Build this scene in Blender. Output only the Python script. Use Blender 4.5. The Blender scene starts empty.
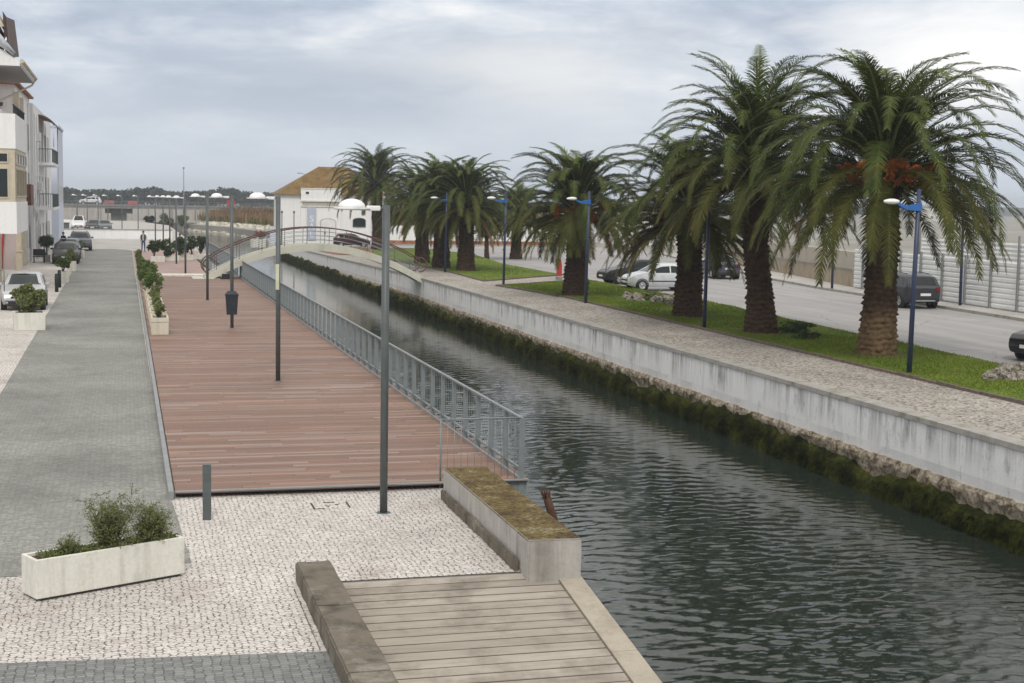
import bpy, bmesh, math, random
import numpy as np
from mathutils import Vector, Matrix, noise
random.seed(7)
rng = np.random.default_rng(7)
PI = math.pi
sc = bpy.context.scene
COL = sc.collection

# ------------------------------------------------------------------ camera
F, CX, CY, CAMZ = 1422.0, 512.0, 341.5, 4.8
def _d(u, v):
    a = np.array([(u-CX)/F, -(v-CY)/F, -1.0]); return a/np.linalg.norm(a)
_p1 = _d(125, 195); _p2 = _d(1024, 195+899*0.0175)
_up = np.cross(_p2, _p1); _up /= np.linalg.norm(_up)
if _up[1] < 0: _up = -_up
_R = np.array([np.cross(_p1, _up), _p1, _up])
def G(u, v, z=0.0):
    """where the line of sight of a photo pixel meets the level z"""
    w = _R @ _d(u, v); t = (z-CAMZ)/w[2]; return np.array([0, 0, CAMZ]) + w*t
def zr(y):
    """height of the right bank along the canal"""
    if y < 88: return 0.2
    if y < 165: return 0.2-0.7*(y-88)/77
    return -0.5
def GR(u, v):
    z = 0.2
    for _ in range(12): p = G(u, v, z); z = zr(p[1])
    return G(u, v, z)
cam = bpy.data.cameras.new('camera'); co = bpy.data.objects.new('camera', cam); COL.objects.link(co)
cam.sensor_width = 36; cam.lens = 36*F/1024; cam.clip_start = 0.1; cam.clip_end = 9000
mw = Matrix.Identity(4)
for i in range(3):
    for j in range(3): mw[i][j] = _R[i][j]
mw[2][3] = CAMZ
co.matrix_world = mw
sc.camera = co

# ------------------------------------------------------------------ node helpers
class NT:
    def __init__(s, nt): s.nt = nt
    def n(s, t, **k):
        o = s.nt.nodes.new(t)
        for a, b in k.items(): setattr(o, a, b)
        return o
    def put(s, sock, v):
        if hasattr(v, 'is_output') or isinstance(v, bpy.types.NodeSocket): s.nt.links.new(v, sock)
        else: sock.default_value = v
    def math(s, op, a, b=0.0, c=None, clamp=False):
        o = s.n('ShaderNodeMath', operation=op, use_clamp=clamp); s.put(o.inputs[0], a); s.put(o.inputs[1], b)
        if c is not None: s.put(o.inputs[2], c)
        return o.outputs[0]
    def vmath(s, op, a, b=(0, 0, 0)):
        o = s.n('ShaderNodeVectorMath', operation=op); s.put(o.inputs[0], a); s.put(o.inputs[1], b); return o.outputs[0]
    def pos(s): return s.n('ShaderNodeNewGeometry').outputs['Position']
    def obj(s): return s.n('ShaderNodeTexCoord').outputs['Object']
    def sep(s, v):
        o = s.n('ShaderNodeSeparateXYZ'); s.put(o.inputs[0], v); return o.outputs
    def comb(s, x, y, z=0.0):
        o = s.n('ShaderNodeCombineXYZ'); s.put(o.inputs[0], x); s.put(o.inputs[1], y); s.put(o.inputs[2], z); return o.outputs[0]
    def noise(s, v, scale, detail=4, rough=0.55, col=False):
        o = s.n('ShaderNodeTexNoise'); s.put(o.inputs['Vector'], v); o.inputs['Scale'].default_value = scale
        o.inputs['Detail'].default_value = detail; o.inputs['Roughness'].default_value = rough
        return o.outputs['Color' if col else 'Fac']
    def voro(s, v, scale, feature='F1', rand=1.0, out='Distance', dim='2D'):
        o = s.n('ShaderNodeTexVoronoi', voronoi_dimensions=dim, feature=feature); s.put(o.inputs['Vector'], v)
        o.inputs['Scale'].default_value = scale; o.inputs['Randomness'].default_value = rand
        return o.outputs[out]
    def ramp(s, f, stops, interp='LINEAR'):
        o = s.n('ShaderNodeValToRGB'); s.put(o.inputs[0], f); cr = o.color_ramp; cr.interpolation = interp
        while len(cr.elements) < len(stops): cr.elements.new(0.5)
        for e, (p, c) in zip(cr.elements, stops):
            e.position = p
            e.color = (c, c, c, 1) if isinstance(c, (int, float)) else (*c[:3], 1)
        return o.outputs[0]
    def mix(s, f, a, b, blend='MIX'):
        o = s.n('ShaderNodeMix', data_type='RGBA', blend_type=blend)
        s.put(o.inputs[0], f)
        for i, v in ((6, a), (7, b)):
            if isinstance(v, (tuple, list)): v = (*v[:3], 1)
            elif isinstance(v, (int, float)): v = (v, v, v, 1)
            s.put(o.inputs[i], v)
        return o.outputs[2]
    def white(s, v):
        o = s.n('ShaderNodeTexWhiteNoise', noise_dimensions='2D'); s.put(o.inputs['Vector'], v); return o.outputs['Value']
    def bump(s, h, strength=0.3, dist=0.02):
        o = s.n('ShaderNodeBump'); s.put(o.inputs['Height'], h); o.inputs['Strength'].default_value = strength
        o.inputs['Distance'].default_value = dist; return o.outputs[0]
def new_mat(name):
    m = bpy.data.materials.new(name); m.use_nodes = True
    return m, NT(m.node_tree), m.node_tree.nodes['Principled BSDF']
def simple(name, col, rough=0.6, metal=0.0, var=0.25, scale=3.0, spec=0.4, stretch=(1, 1, 1), bump=0.0):
    """plain surface with a little unevenness of colour"""
    m, t, b = new_mat(name)
    v = t.vmath('MULTIPLY', t.obj(), stretch)
    f = t.noise(v, scale, 5, 0.6)
    lo = tuple(c*(1-var) for c in col); hi = tuple(min(c*(1+var), 0.95) for c in col)
    t.put(b.inputs['Base Color'], t.ramp(f, [(0.3, lo), (0.7, hi)]))
    b.inputs['Roughness'].default_value = rough; b.inputs['Metallic'].default_value = metal
    b.inputs['Specular IOR Level'].default_value = spec
    if bump: t.put(b.inputs['Normal'], t.bump(f, bump, 0.03))
    return m
def glass_mat(name, col=(0.015, 0.02, 0.022), rough=0.05):
    m, t, b = new_mat(name)
    b.inputs['Base Color'].default_value = (*col, 1); b.inputs['Roughness'].default_value = rough
    b.inputs['Specular IOR Level'].default_value = 0.4
    return m

# ------------------------------------------------------------------ mesh builder
class MB:
    def __init__(s): s.v = []; s.f = []; s.m = []; s.smooth = []
    def add(s, vs, fs, mi=0, sm=False):
        o = len(s.v); s.v += [tuple(map(float, p)) for p in vs]
        for f in fs: s.f.append([i+o for i in f]); s.m.append(mi); s.smooth.append(sm)
        return s
    def box(s, x0, x1, y0, y1, z0, z1, mi=0, bev=0.0):
        if bev <= 0:
            vs = [(x, y, z) for z in (z0, z1) for y in (y0, y1) for x in (x0, x1)]
            return s.add(vs, [(0, 2, 3, 1), (4, 5, 7, 6), (0, 1, 5, 4), (2, 6, 7, 3), (0, 4, 6, 2), (1, 3, 7, 5)], mi)
        b = bev; bm = bmesh.new(); bmesh.ops.create_cube(bm, size=1)
        for v in bm.verts: v.co = Vector(((x0+x1)/2+v.co.x*(x1-x0), (y0+y1)/2+v.co.y*(y1-y0), (z0+z1)/2+v.co.z*(z1-z0)))
        bmesh.ops.bevel(bm, geom=bm.edges[:], offset=b, segments=2, affect='EDGES', profile=0.6)
        bm.verts.index_update()
        s.add([v.co for v in bm.verts], [[v.index for v in f.verts] for f in bm.faces], mi, False); bm.free(); return s
    def tube(s, pts, r, n=8, mi=0, cap=True, sm=True):
        pts = [Vector(p) for p in pts]; rs = r if isinstance(r, (list, tuple)) else [r]*len(pts)
        vs = []; fs = []; up = None
        for i, p in enumerate(pts):
            t = (pts[min(i+1, len(pts)-1)]-pts[max(i-1, 0)]).normalized()
            if up is None:
                up = Vector((0, 0, 1)) if abs(t.z) < 0.9 else Vector((1, 0, 0))
            a = t.cross(up).normalized(); b = a.cross(t).normalized(); up = b
            for k in range(n):
                q = 2*PI*(k+0.5)/n; vs.append(p+(a*math.cos(q)+b*math.sin(q))*rs[i])
        for i in range(len(pts)-1):
            for k in range(n):
                fs.append((i*n+k, i*n+(k+1) % n, (i+1)*n+(k+1) % n, (i+1)*n+k))
        s.add(vs, fs, mi, sm)
        if cap:
            o = len(s.v)-len(vs)
            s.f.append([o+k for k in range(n)][::-1]); s.m.append(mi); s.smooth.append(False)
            e = o+(len(pts)-1)*n
            s.f.append([e+k for k in range(n)]); s.m.append(mi); s.smooth.append(False)
        return s
    def lathe(s, prof, c=(0, 0, 0), n=16, mi=0, axis='z', sm=True):
        vs = []; fs = []
        for r, h in prof:
            for k in range(n):
                a = 2*PI*k/n; x, y = r*math.cos(a), r*math.sin(a)
                p = {'z': (x, y, h), 'x': (h, x, y), 'y': (y, h, x)}[axis]
                vs.append((c[0]+p[0], c[1]+p[1], c[2]+p[2]))
        for i in range(len(prof)-1):
            for k in range(n): fs.append((i*n+k, i*n+(k+1) % n, (i+1)*n+(k+1) % n, (i+1)*n+k))
        return s.add(vs, fs, mi, sm)
    def prism(s, poly, y0, y1, mi=0, axis='y'):
        """outline (a, b) pushed from y0 to y1 along an axis"""
        n = len(poly)
        def P(a, b, t): return {'y': (a, t, b), 'z': (a, b, t), 'x': (t, a, b)}[axis]
        vs = [P(a, b, y0) for a, b in poly]+[P(a, b, y1) for a, b in poly]
        fs = [list(range(n))[::-1], list(range(n, 2*n))]+[(i, (i+1) % n, n+(i+1) % n, n+i) for i in range(n)]
        return s.add(vs, fs, mi)
    def build(s, name, mats, parent=None, recalc=True):
        me = bpy.data.meshes.new(name); me.from_pydata(s.v, [], s.f)
        for m in (mats if isinstance(mats, (list, tuple)) else [mats]): me.materials.append(m)
        me.polygons.foreach_set('material_index', s.m); me.polygons.foreach_set('use_smooth', s.smooth)
        me.update()
        if recalc and len(s.f) < 60000:
            bm = bmesh.new(); bm.from_mesh(me); bmesh.ops.recalc_face_normals(bm, faces=bm.faces[:]); bm.to_mesh(me); bm.free()
        o = bpy.data.objects.new(name, me); COL.objects.link(o)
        if parent is not None: o.parent = parent
        return o
def tag(o, label=None, cat=None, group=None, kind=None):
    if label: o['label'] = label
    if cat: o['category'] = cat
    if group: o['group'] = group
    if kind: o['kind'] = kind
    return o
def thing(name, label, cat, loc=(0, 0, 0), rz=0.0, group=None, scale=None):
    o = bpy.data.objects.new(name, None); COL.objects.link(o); o.empty_display_size = 0.2
    o.location = tuple(float(c) for c in loc); o.rotation_euler = (0, 0, rz)
    if scale: o.scale = (scale,)*3
    return tag(o, label, cat, group)
def struct(o, label=None): o['kind'] = 'structure'; return o
def copy_tree(o, parent=None):
    c = o.copy(); COL.objects.link(c)
    if parent is not None: c.parent = parent
    for ch in list(o.children): copy_tree(ch, c)
    return c
def dup(o, loc, rz, label, group=None):
    c = copy_tree(o); c.location = tuple(float(x) for x in loc); c.rotation_euler = (0, 0, rz); c['label'] = label
    if group: c['group'] = group
    return c
def nz(x, y, z=0.0): return noise.noise(Vector((x, y, z)))
def sheet(name, poly, zf, mat):
    """level sheet; zf is a number or a height function of y, cut into strips along y"""
    bm = bmesh.new(); vs = [bm.verts.new((x, y, 0)) for x, y in poly]; bm.faces.new(vs); bm.normal_update()
    if callable(zf):
        for y in (88, 95, 110, 130, 150, 165):
            bmesh.ops.bisect_plane(bm, geom=bm.verts[:]+bm.edges[:]+bm.faces[:], plane_co=(0, y, 0), plane_no=(0, 1, 0))
        for v in bm.verts: v.co.z = zf(v.co.y)
    else:
        for v in bm.verts: v.co.z = zf
    bm.normal_update(); bmesh.ops.triangulate(bm, faces=bm.faces[:])
    bmesh.ops.recalc_face_normals(bm, faces=bm.faces[:])
    for f in bm.faces:
        if f.normal.z < 0: f.normal_flip()
    me = bpy.data.meshes.new(name); bm.to_mesh(me); bm.free(); me.materials.append(mat)
    o = bpy.data.objects.new(name, me); COL.objects.link(o); o['kind'] = 'structure'; return o

# ------------------------------------------------------------------ surface materials
def cobbles(name, scale, lo, hi, joint, jw=0.12, stain=(0.8, 1.08), warm=None, rand=0.75, speck=0.0, bumpd=0.02, stretch=(1, 1, 1), jlo=0.35, jt=(0.40, 0.60)):
    m, t, b = new_mat(name); p = t.pos()
    ps = t.vmath('MULTIPLY', p, stretch)
    wob = t.vmath('SCALE', t.noise(p, 2.2, 2, 0.5, True)); wob.node.inputs['Scale'].default_value = 0.022
    ps = t.vmath('ADD', ps, wob)
    cell = t.voro(ps, scale, 'F1', rand, 'Color'); edge = t.voro(ps, scale, 'DISTANCE_TO_EDGE', rand)
    rnd = t.sep(cell)[0]
    colr = t.ramp(rnd, [(0.0, lo), (1.0, hi)])
    if speck: colr = t.mix(t.ramp(t.sep(cell)[1], [(1-speck-0.03, 0.0), (1-speck, 1.0)]), colr, tuple(c*0.45 for c in lo))
    st = t.ramp(t.noise(p, 0.33, 6, 0.62), [(0.32, stain[0]), (0.62, stain[1])])
    colr = t.mix(1.0, colr, st, 'MULTIPLY')
    if warm:
        colr = t.mix(t.ramp(t.noise(p, 0.8, 5, 0.65), [(0.56, 0.0), (0.75, 0.75)]), colr, warm)
    # the joints vary: some are open and dark, some filled level with sand
    jn = t.math('MULTIPLY', t.noise(p, 6.0, 3, 0.6), jw*2.0)
    jf = t.math('SUBTRACT', 1.0, t.math('DIVIDE', edge, t.math('ADD', jn, 0.002)), clamp=True)
    jf = t.math('MULTIPLY', t.math('POWER', jf, 0.7, clamp=True), t.ramp(t.noise(p, 13.0, 3, 0.6), [(jt[0], jlo), (jt[1], 1.0)]))
    colr = t.mix(jf, colr, joint)
    t.put(b.inputs['Base Color'], colr); b.inputs['Roughness'].default_value = 0.75
    b.inputs['Specular IOR Level'].default_value = 0.25
    h = t.math('SUBTRACT', t.math('MULTIPLY', rnd, 0.35), jf)
    t.put(b.inputs['Normal'], t.bump(h, 0.45, bumpd))
    return m
M = {}
M['calcada'] = cobbles('pale limestone setts', 13.5, (0.575, 0.54, 0.50), (0.68, 0.645, 0.605), (0.045, 0.038, 0.032), 0.16, (0.80, 1.05), (0.34, 0.265, 0.22), 0.6, 0.0, 0.02, (1, 1.1, 1), 0.10, (0.42, 0.56))
M['setts'] = cobbles('grey basalt setts', 13.0, (0.205, 0.206, 0.188), (0.29, 0.291, 0.268), (0.125, 0.126, 0.113), 0.10, (0.74, 1.14), (0.17, 0.17, 0.15), 0.7, 0.0, 0.016, (0.85, 1.2, 1), 0.3)
M['setts_near'] = cobbles('grey granite setts', 13.0, (0.165, 0.172, 0.168), (0.25, 0.256, 0.25), (0.06, 0.06, 0.058), 0.10, (0.85, 1.1), None, 0.35, 0.0, 0.02, (0.8, 1.2, 1))
M['prom'] = cobbles('mixed limestone setts', 15.0, (0.25, 0.225, 0.195), (0.52, 0.485, 0.43), (0.10, 0.09, 0.075), 0.10, (0.78, 1.12), (0.30, 0.25, 0.20), 0.65, 0.10, 0.02, (1, 1, 1), 0.5)
def asphalt_mat():
    m, t, b = new_mat('worn pale asphalt'); p = t.pos()
    c = t.ramp(t.noise(p, 0.18, 6, 0.65), [(0.3, (0.235, 0.228, 0.222)), (0.7, (0.36, 0.35, 0.34))])
    lane = t.vmath('MULTIPLY', p, (1.2, 0.07, 1))
    c = t.mix(0.55, c, t.ramp(t.noise(lane, 1.0, 5, 0.6), [(0.35, (0.22, 0.215, 0.21)), (0.65, (0.38, 0.37, 0.36))]))
    c = t.mix(t.ramp(t.noise(t.vmath('MULTIPLY', p, (0.5, 1.5, 1)), 0.5, 7, 0.7), [(0.60, 0.0), (0.66, 0.6)]), c, (0.17, 0.165, 0.16))
    cr = t.voro(t.vmath('ADD', p, t.noise(p, 0.8, 3, 0.6, True)), 0.22, 'DISTANCE_TO_EDGE', 1.0)
    c = t.mix(t.ramp(cr, [(0.0, 0.75), (0.006, 0.0)]), c, (0.10, 0.098, 0.095))
    c = t.mix(1.0, c, t.ramp(t.noise(p, 60, 3, 0.7), [(0.3, 0.85), (0.7, 1.1)]), 'MULTIPLY')
    t.put(b.inputs['Base Color'], c); b.inputs['Roughness'].default_value = 0.7
    return m
M['asphalt'] = asphalt_mat()
def deck_mat():
    m, t, b = new_mat('reddish hardwood boards'); p = t.pos(); x, y, z = t.sep(p)
    W = 0.142
    row = t.math('FLOOR', t.math('DIVIDE', y, W)); fy = t.math('FRACT', t.math('DIVIDE', y, W))
    sh = t.math('MULTIPLY', t.white(t.comb(row, 3.7)), 7.0)
    xx = t.math('DIVIDE', t.math('ADD', x, sh), 2.3)
    colm = t.math('FLOOR', xx); fx = t.math('FRACT', xx)
    r = t.white(t.comb(row, colm)); r2 = t.white(t.comb(colm, t.math('ADD', row, 17.3)))
    c = t.ramp(r, [(0.0, (0.172, 0.094, 0.064)), (0.45, (0.218, 0.126, 0.088)), (0.8, (0.250, 0.150, 0.107)), (1.0, (0.320, 0.212, 0.158))])
    grain = t.noise(t.comb(t.math('MULTIPLY', x, 2.0), t.math('MULTIPLY', y, 60.0), r), 1.0, 5, 0.65)
    c = t.mix(1.0, c, t.ramp(grain, [(0.25, 0.80), (0.75, 1.14)]), 'MULTIPLY')
    c = t.mix(t.math('MULTIPLY', t.ramp(r2, [(0.7, 0.0), (1.0, 0.55)]), 1.0), c, (0.36, 0.30, 0.27))
    c = t.mix(1.0, c, t.ramp(t.noise(p, 0.35, 5, 0.6), [(0.3, 0.86), (0.7, 1.10)]), 'MULTIPLY')
    gap = t.math('LESS_THAN', fy, 0.065); gx = t.math('LESS_THAN', fx, 0.004)
    g = t.math('MAXIMUM', gap, gx)
    c = t.mix(g, c, (0.035, 0.022, 0.018))
    t.put(b.inputs['Base Color'], c); t.put(b.inputs['Roughness'], t.ramp(r, [(0, 0.5), (1, 0.68)]))
    b.inputs['Specular IOR Level'].default_value = 0.35
    t.put(b.inputs['Normal'], t.bump(t.math('SUBTRACT', t.math('MULTIPLY', grain, 0.2), g), 0.4, 0.01))
    return m
M['deck'] = deck_mat()
def lawn_mat():
    m, t, b = new_mat('mown lawn'); p = t.pos()
    c = t.ramp(t.noise(p, 0.5, 6, 0.65), [(0.3, (0.105, 0.155, 0.024)), (0.55, (0.150, 0.215, 0.032)), (0.75, (0.215, 0.250, 0.055))])
    c = t.mix(t.ramp(t.noise(p, 0.22, 5, 0.6), [(0.56, 0.0), (0.70, 0.75)]), c, (0.21, 0.175, 0.075))
    c = t.mix(1.0, c, t.ramp(t.noise(p, 28, 3, 0.7), [(0.3, 0.6), (0.7, 1.3)]), 'MULTIPLY')
    t.put(b.inputs['Base Color'], c); b.inputs['Roughness'].default_value = 0.9; b.inputs['Specular IOR Level'].default_value = 0.1
    t.put(b.inputs['Normal'], t.bump(t.noise(p, 35, 4, 0.7), 0.7, 0.05))
    return m
M['lawn'] = lawn_mat()
def water_mat(bs=0.85, bd=0.05):
    m, t, b = new_mat('canal water'); p = t.pos()
    b.inputs['Base Color'].default_value = (0.020, 0.028, 0.022, 1); b.inputs['Roughness'].default_value = 0.045
    b.inputs['IOR'].default_value = 1.42
    q = t.vmath('MULTIPLY', p, (1.0, 1.9, 1.0))
    w1 = t.noise(q, 2.3, 3, 0.55); w2 = t.noise(t.vmath('MULTIPLY', p, (1.3, 2.1, 1)), 6.5, 3, 0.5)
    h = t.math('ADD', t.math('MULTIPLY', w1, 0.75), t.math('MULTIPLY', w2, 0.25))
    h = t.math('MULTIPLY', h, t.ramp(t.noise(p, 0.09, 3, 0.5), [(0.3, 0.55), (0.7, 1.1)]))
    t.put(b.inputs['Normal'], t.bump(h, bs, bd))
    return m
M['water'] = water_mat(0.6, 0.012); M['water_near'] = water_mat(0.6, 0.010)
def stained(name, base, dark, streak=1.0, green=None, rough=0.8, sscale=2.2, lo=0.46, hi=0.72, runoff=False):
    """painted or cast wall with vertical run-off streaks and blotches"""
    m, t, b = new_mat(name); p = t.pos()
    s = t.noise(t.vmath('MULTIPLY', p, (1, 1, 0.07)), sscale, 6, 0.7)
    s2 = t.noise(p, 0.8, 6, 0.65)
    f = t.math('MULTIPLY', t.ramp(s, [(lo, 0.0), (hi, 1.0)]), t.ramp(s2, [(0.25, 0.25), (0.65, 1.0)]))
    if runoff:   # dirt that washes down from the coping
        f = t.math('MULTIPLY', f, t.ramp(t.math('ADD', t.math('DIVIDE', t.sep(p)[2], 1.3), t.math('MULTIPLY', t.noise(p, 0.6, 3, 0.6), 1.3)), [(0.15, 0.15), (0.62, 1.0)]))
    c = t.mix(t.math('MULTIPLY', f, streak), base, dark)
    c = t.mix(t.ramp(t.noise(t.vmath('MULTIPLY', p, (1, 1, .45)), 2.6, 7, 0.72), [(0.56, 0.0), (0.72, 0.62*streak)]), c, dark)
    if green: c = t.mix(t.ramp(t.noise(p, 1.7, 6, 0.7), [(0.52, 0.0), (0.68, 0.7)]), c, green)
    c = t.mix(1.0, c, t.ramp(t.noise(p, 22, 4, 0.6), [(0.3, 0.92), (0.7, 1.05)]), 'MULTIPLY')
    t.put(b.inputs['Base Color'], c); b.inputs['Roughness'].default_value = rough
    b.inputs['Specular IOR Level'].default_value = 0.2
    t.put(b.inputs['Normal'], t.bump(t.noise(p, 14, 5, 0.65), 0.25, 0.02))
    return m
M['quay_white'] = stained('whitewashed quay render', (0.82, 0.82, 0.81), (0.15, 0.15, 0.14), 0.95, None, 0.8, 1.9, 0.46, 0.64, True)
M['concrete'] = stained('weathered concrete', (0.44, 0.42, 0.39), (0.15, 0.14, 0.12), 0.8, None)
M['concrete_light'] = stained('pale cast concrete', (0.70, 0.69, 0.62), (0.34, 0.32, 0.25), 0.75, None, 0.8, 5.0)
M['planter_wood'] = stained('cream painted planter boards', (0.62, 0.58, 0.47), (0.30, 0.25, 0.17), 0.6, None, 0.8, 7.0)
M['coping'] = stained('grey coping', (0.36, 0.345, 0.32), (0.13, 0.12, 0.10), 0.6, (0.14, 0.15, 0.06))
M['plaster'] = stained('white plaster', (0.82, 0.82, 0.81), (0.42, 0.42, 0.40), 0.30)
M['plaster_cool'] = stained('pale lilac plaster', (0.60, 0.64, 0.74), (0.45, 0.48, 0.55), 0.3)
M['plaster_warm'] = stained('beige plaster', (0.50, 0.44, 0.34), (0.26, 0.22, 0.17), 0.4)
M['tile_pink'] = simple('pinkish wall tiles', (0.47, 0.40, 0.39), 0.5, 0, 0.12, 14)
M['kerb_stone'] = stained('lichened stone kerb', (0.165, 0.143, 0.112), (0.045, 0.039, 0.030), 1.0, (0.31, 0.29, 0.25), 0.85, 2.6)
def moss_mat(name, cols, sc1=2.0, sc2=16):
    m, t, b = new_mat(name); p = t.pos()
    f = t.math('ADD', t.math('MULTIPLY', t.noise(p, sc1, 6, 0.65), 0.6), t.math('MULTIPLY', t.noise(p, sc2, 5, 0.7), 0.4))
    t.put(b.inputs['Base Color'], t.ramp(f, [(0.39+0.24*i/(len(cols)-1), c) for i, c in enumerate(cols)]))
    b.inputs['Roughness'].default_value = 0.95; b.inputs['Specular IOR Level'].default_value = 0.08
    t.put(b.inputs['Normal'], t.bump(t.noise(p, 30, 5, 0.7), 0.9, 0.05)); return m
M['moss_top'] = moss_mat('yellow moss on concrete', [(0.06, 0.045, 0.03), (0.125, 0.09, 0.052), (0.17, 0.128, 0.058), (0.235, 0.195, 0.085), (0.37, 0.335, 0.28)])
M['weed'] = moss_mat('dark green waterline weed', [(0.007, 0.008, 0.003), (0.020, 0.025, 0.006), (0.050, 0.056, 0.010), (0.085, 0.085, 0.020)], 1.2, 9)
M['rubble'] = moss_mat('exposed rubble masonry', [(0.07, 0.055, 0.035), (0.26, 0.215, 0.155), (0.46, 0.40, 0.32), (0.58, 0.53, 0.46)], 3.2, 13)
M['rock'] = moss_mat('lichened boulder', [(0.10, 0.085, 0.07), (0.28, 0.25, 0.21), (0.50, 0.47, 0.41)], 4, 16)
M['white_rock'] = moss_mat('bleached riprap', [(0.30, 0.27, 0.20), (0.52, 0.49, 0.41), (0.66, 0.63, 0.55)], 1, 5)
def slip_mat():
    m, t, b = new_mat('slipway planks'); p = t.obj(); x, y, z = t.sep(p)
    f = t.math('FRACT', t.math('DIVIDE', y, 0.205)); row = t.math('FLOOR', t.math('DIVIDE', y, 0.205))
    r = t.white(t.comb(row, 1.3))
    c = t.ramp(r, [(0, (0.315, 0.28, 0.235)), (1, (0.40, 0.36, 0.305))])
    c = t.mix(1.0, c, t.ramp(t.noise(t.vmath('MULTIPLY', p, (0.6, 4, 1)), 3, 6, 0.65), [(0.3, 0.80), (0.7, 1.1)]), 'MULTIPLY')
    c = t.mix(t.ramp(t.noise(p, 0.9, 6, 0.68), [(0.50, 0.0), (0.70, 0.7)]), c, (0.12, 0.108, 0.088))
    c = t.mix(t.ramp(f, [(0.0, 0.9), (0.035, 0.9), (0.075, 0.0)]), c, (0.10, 0.082, 0.065))
    t.put(b.inputs['Base Color'], c); b.inputs['Roughness'].default_value = 0.85; b.inputs['Specular IOR Level'].default_value = 0.2
    h = t.math('ADD', t.ramp(f, [(0, 0), (0.05, 0.0), (0.09, 1.0)]), t.math('MULTIPLY', t.noise(p, 30, 4, 0.6), 0.15))
    t.put(b.inputs['Normal'], t.bump(h, 0.6, 0.015)); return m
M['slip'] = slip_mat()
M['pole'] = simple('dark grey painted steel', (0.085, 0.10, 0.10), 0.45, 0.0, 0.15, 6, 0.5)
M['rail'] = simple('grey green railing steel', (0.185, 0.212, 0.218), 0.42, 0.0, 0.18, 5, 0.5)
M['wire'] = simple('thin grey railing bars', (0.26, 0.29, 0.30), 0.4, 0.3, 0.1, 5)
M['steel_edge'] = simple('galvanised edge profile', (0.24, 0.25, 0.252), 0.55, 0.0, 0.15, 4)
M['white_lamp'] = simple('white lamp plastic', (0.80, 0.80, 0.80), 0.35, 0, 0.05, 3, 0.5)
M['blue'] = simple('dark blue painted steel', (0.024, 0.038, 0.085), 0.4, 0, 0.15, 6, 0.5)
M['blue_bright'] = simple('bright blue lamp arm', (0.025, 0.13, 0.40), 0.4, 0, 0.12, 6, 0.5)
M['black'] = simple('black plastic', (0.018, 0.019, 0.021), 0.5, 0, 0.15, 5)
M['bin'] = simple('dark blue grey bin plastic', (0.022, 0.030, 0.038), 0.45, 0, 0.2, 5)
M['maroon'] = simple('maroon painted handrail', (0.105, 0.050, 0.044), 0.5, 0, 0.25, 4, 0.4)
M['bridge'] = stained('greenish cream bridge beam', (0.58, 0.575, 0.49), (0.30, 0.30, 0.23), 0.6, (0.42, 0.43, 0.33), 0.75, 1.5)
M['bridge_deck'] = simple('bridge walkway boards', (0.36, 0.35, 0.32), 0.8, 0, 0.25, 3)
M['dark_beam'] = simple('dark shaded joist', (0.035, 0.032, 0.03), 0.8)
M['soil'] = simple('planter soil', (0.06, 0.045, 0.03), 0.95, 0, 0.4, 20)
M['dirt'] = simple('reddish bare earth', (0.28, 0.125, 0.07), 0.95, 0, 0.3, 1.5)
M['worn_soil'] = simple('worn soil and leaf litter', (0.115, 0.095, 0.045), 0.95, 0, 0.55, 5)
M['earth'] = simple('dry marsh ground', (0.26, 0.25, 0.215), 0.95, 0, 0.25, 0.03)
M['pale_paving'] = simple('pale concrete paving', (0.40, 0.385, 0.36), 0.85, 0, 0.18, 0.6)
M['bed'] = simple('canal mud', (0.03, 0.028, 0.02), 0.9)
M['rust'] = simple('rotten rusty timber', (0.075, 0.040, 0.028), 0.9, 0, 0.5, 14, 0.2, (1, 1, 0.3), 0.6)
M['edging'] = simple('brown edging stone', (0.135, 0.105, 0.085), 0.9, 0, 0.35, 5)
M['glass'] = glass_mat('dark window glass')
M['frame_beige'] = simple('beige window frame', (0.52, 0.46, 0.35), 0.5, 0, 0.1, 4)
M['frame_white'] = simple('white window frame', (0.72, 0.72, 0.71), 0.5, 0, 0.08, 4)
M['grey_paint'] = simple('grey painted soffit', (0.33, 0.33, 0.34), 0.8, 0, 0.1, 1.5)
M['zinc'] = simple('zinc duct', (0.50, 0.54, 0.58), 0.35, 0.6, 0.15, 6)
M['brown'] = simple('brown painted wood', (0.10, 0.055, 0.04), 0.6, 0, 0.3, 5)
M['red'] = simple('red banner cloth', (0.42, 0.035, 0.03), 0.6, 0, 0.15, 3)
M['banner'] = simple('pale blue banner cloth', (0.43, 0.48, 0.58), 0.7, 0, 0.1, 2)
M['fence_white'] = simple('white painted sheet fence', (0.72, 0.73, 0.72), 0.5, 0, 0.12, 0.7)
M['fence_post'] = simple('grey fence post', (0.22, 0.23, 0.23), 0.5, 0, 0.15, 4)
M['beige_wall'] = stained('beige rendered wall', (0.40, 0.34, 0.26), (0.23, 0.18, 0.12), 0.7, (0.26, 0.20, 0.09))
M['concrete_dark'] = stained('bridge concrete', (0.26, 0.25, 0.23), (0.11, 0.105, 0.095), 0.8)
def roof_mat(name, a, bcol, c3):
    m, t, b = new_mat(name); p = t.obj()
    f = t.noise(p, 0.9, 6, 0.7); c = t.ramp(f, [(0.35, a), (0.52, bcol), (0.7, c3)])
    c = t.mix(1.0, c, t.ramp(t.noise(p, 9, 4, 0.6), [(0.3, 0.65), (0.7, 1.25)]), 'MULTIPLY')
    c = t.mix(t.ramp(t.noise(p, 2.5, 5, 0.7), [(0.52, 0.0), (0.62, 0.6)]), c, (0.09, 0.055, 0.035)); t.put(b.inputs['Base Color'], c); b.inputs['Roughness'].default_value = 0.9; return m
M['roof_moss'] = roof_mat('lichen yellow roof tiles', (0.125, 0.055, 0.03), (0.185, 0.12, 0.03), (0.23, 0.165, 0.05))
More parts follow.
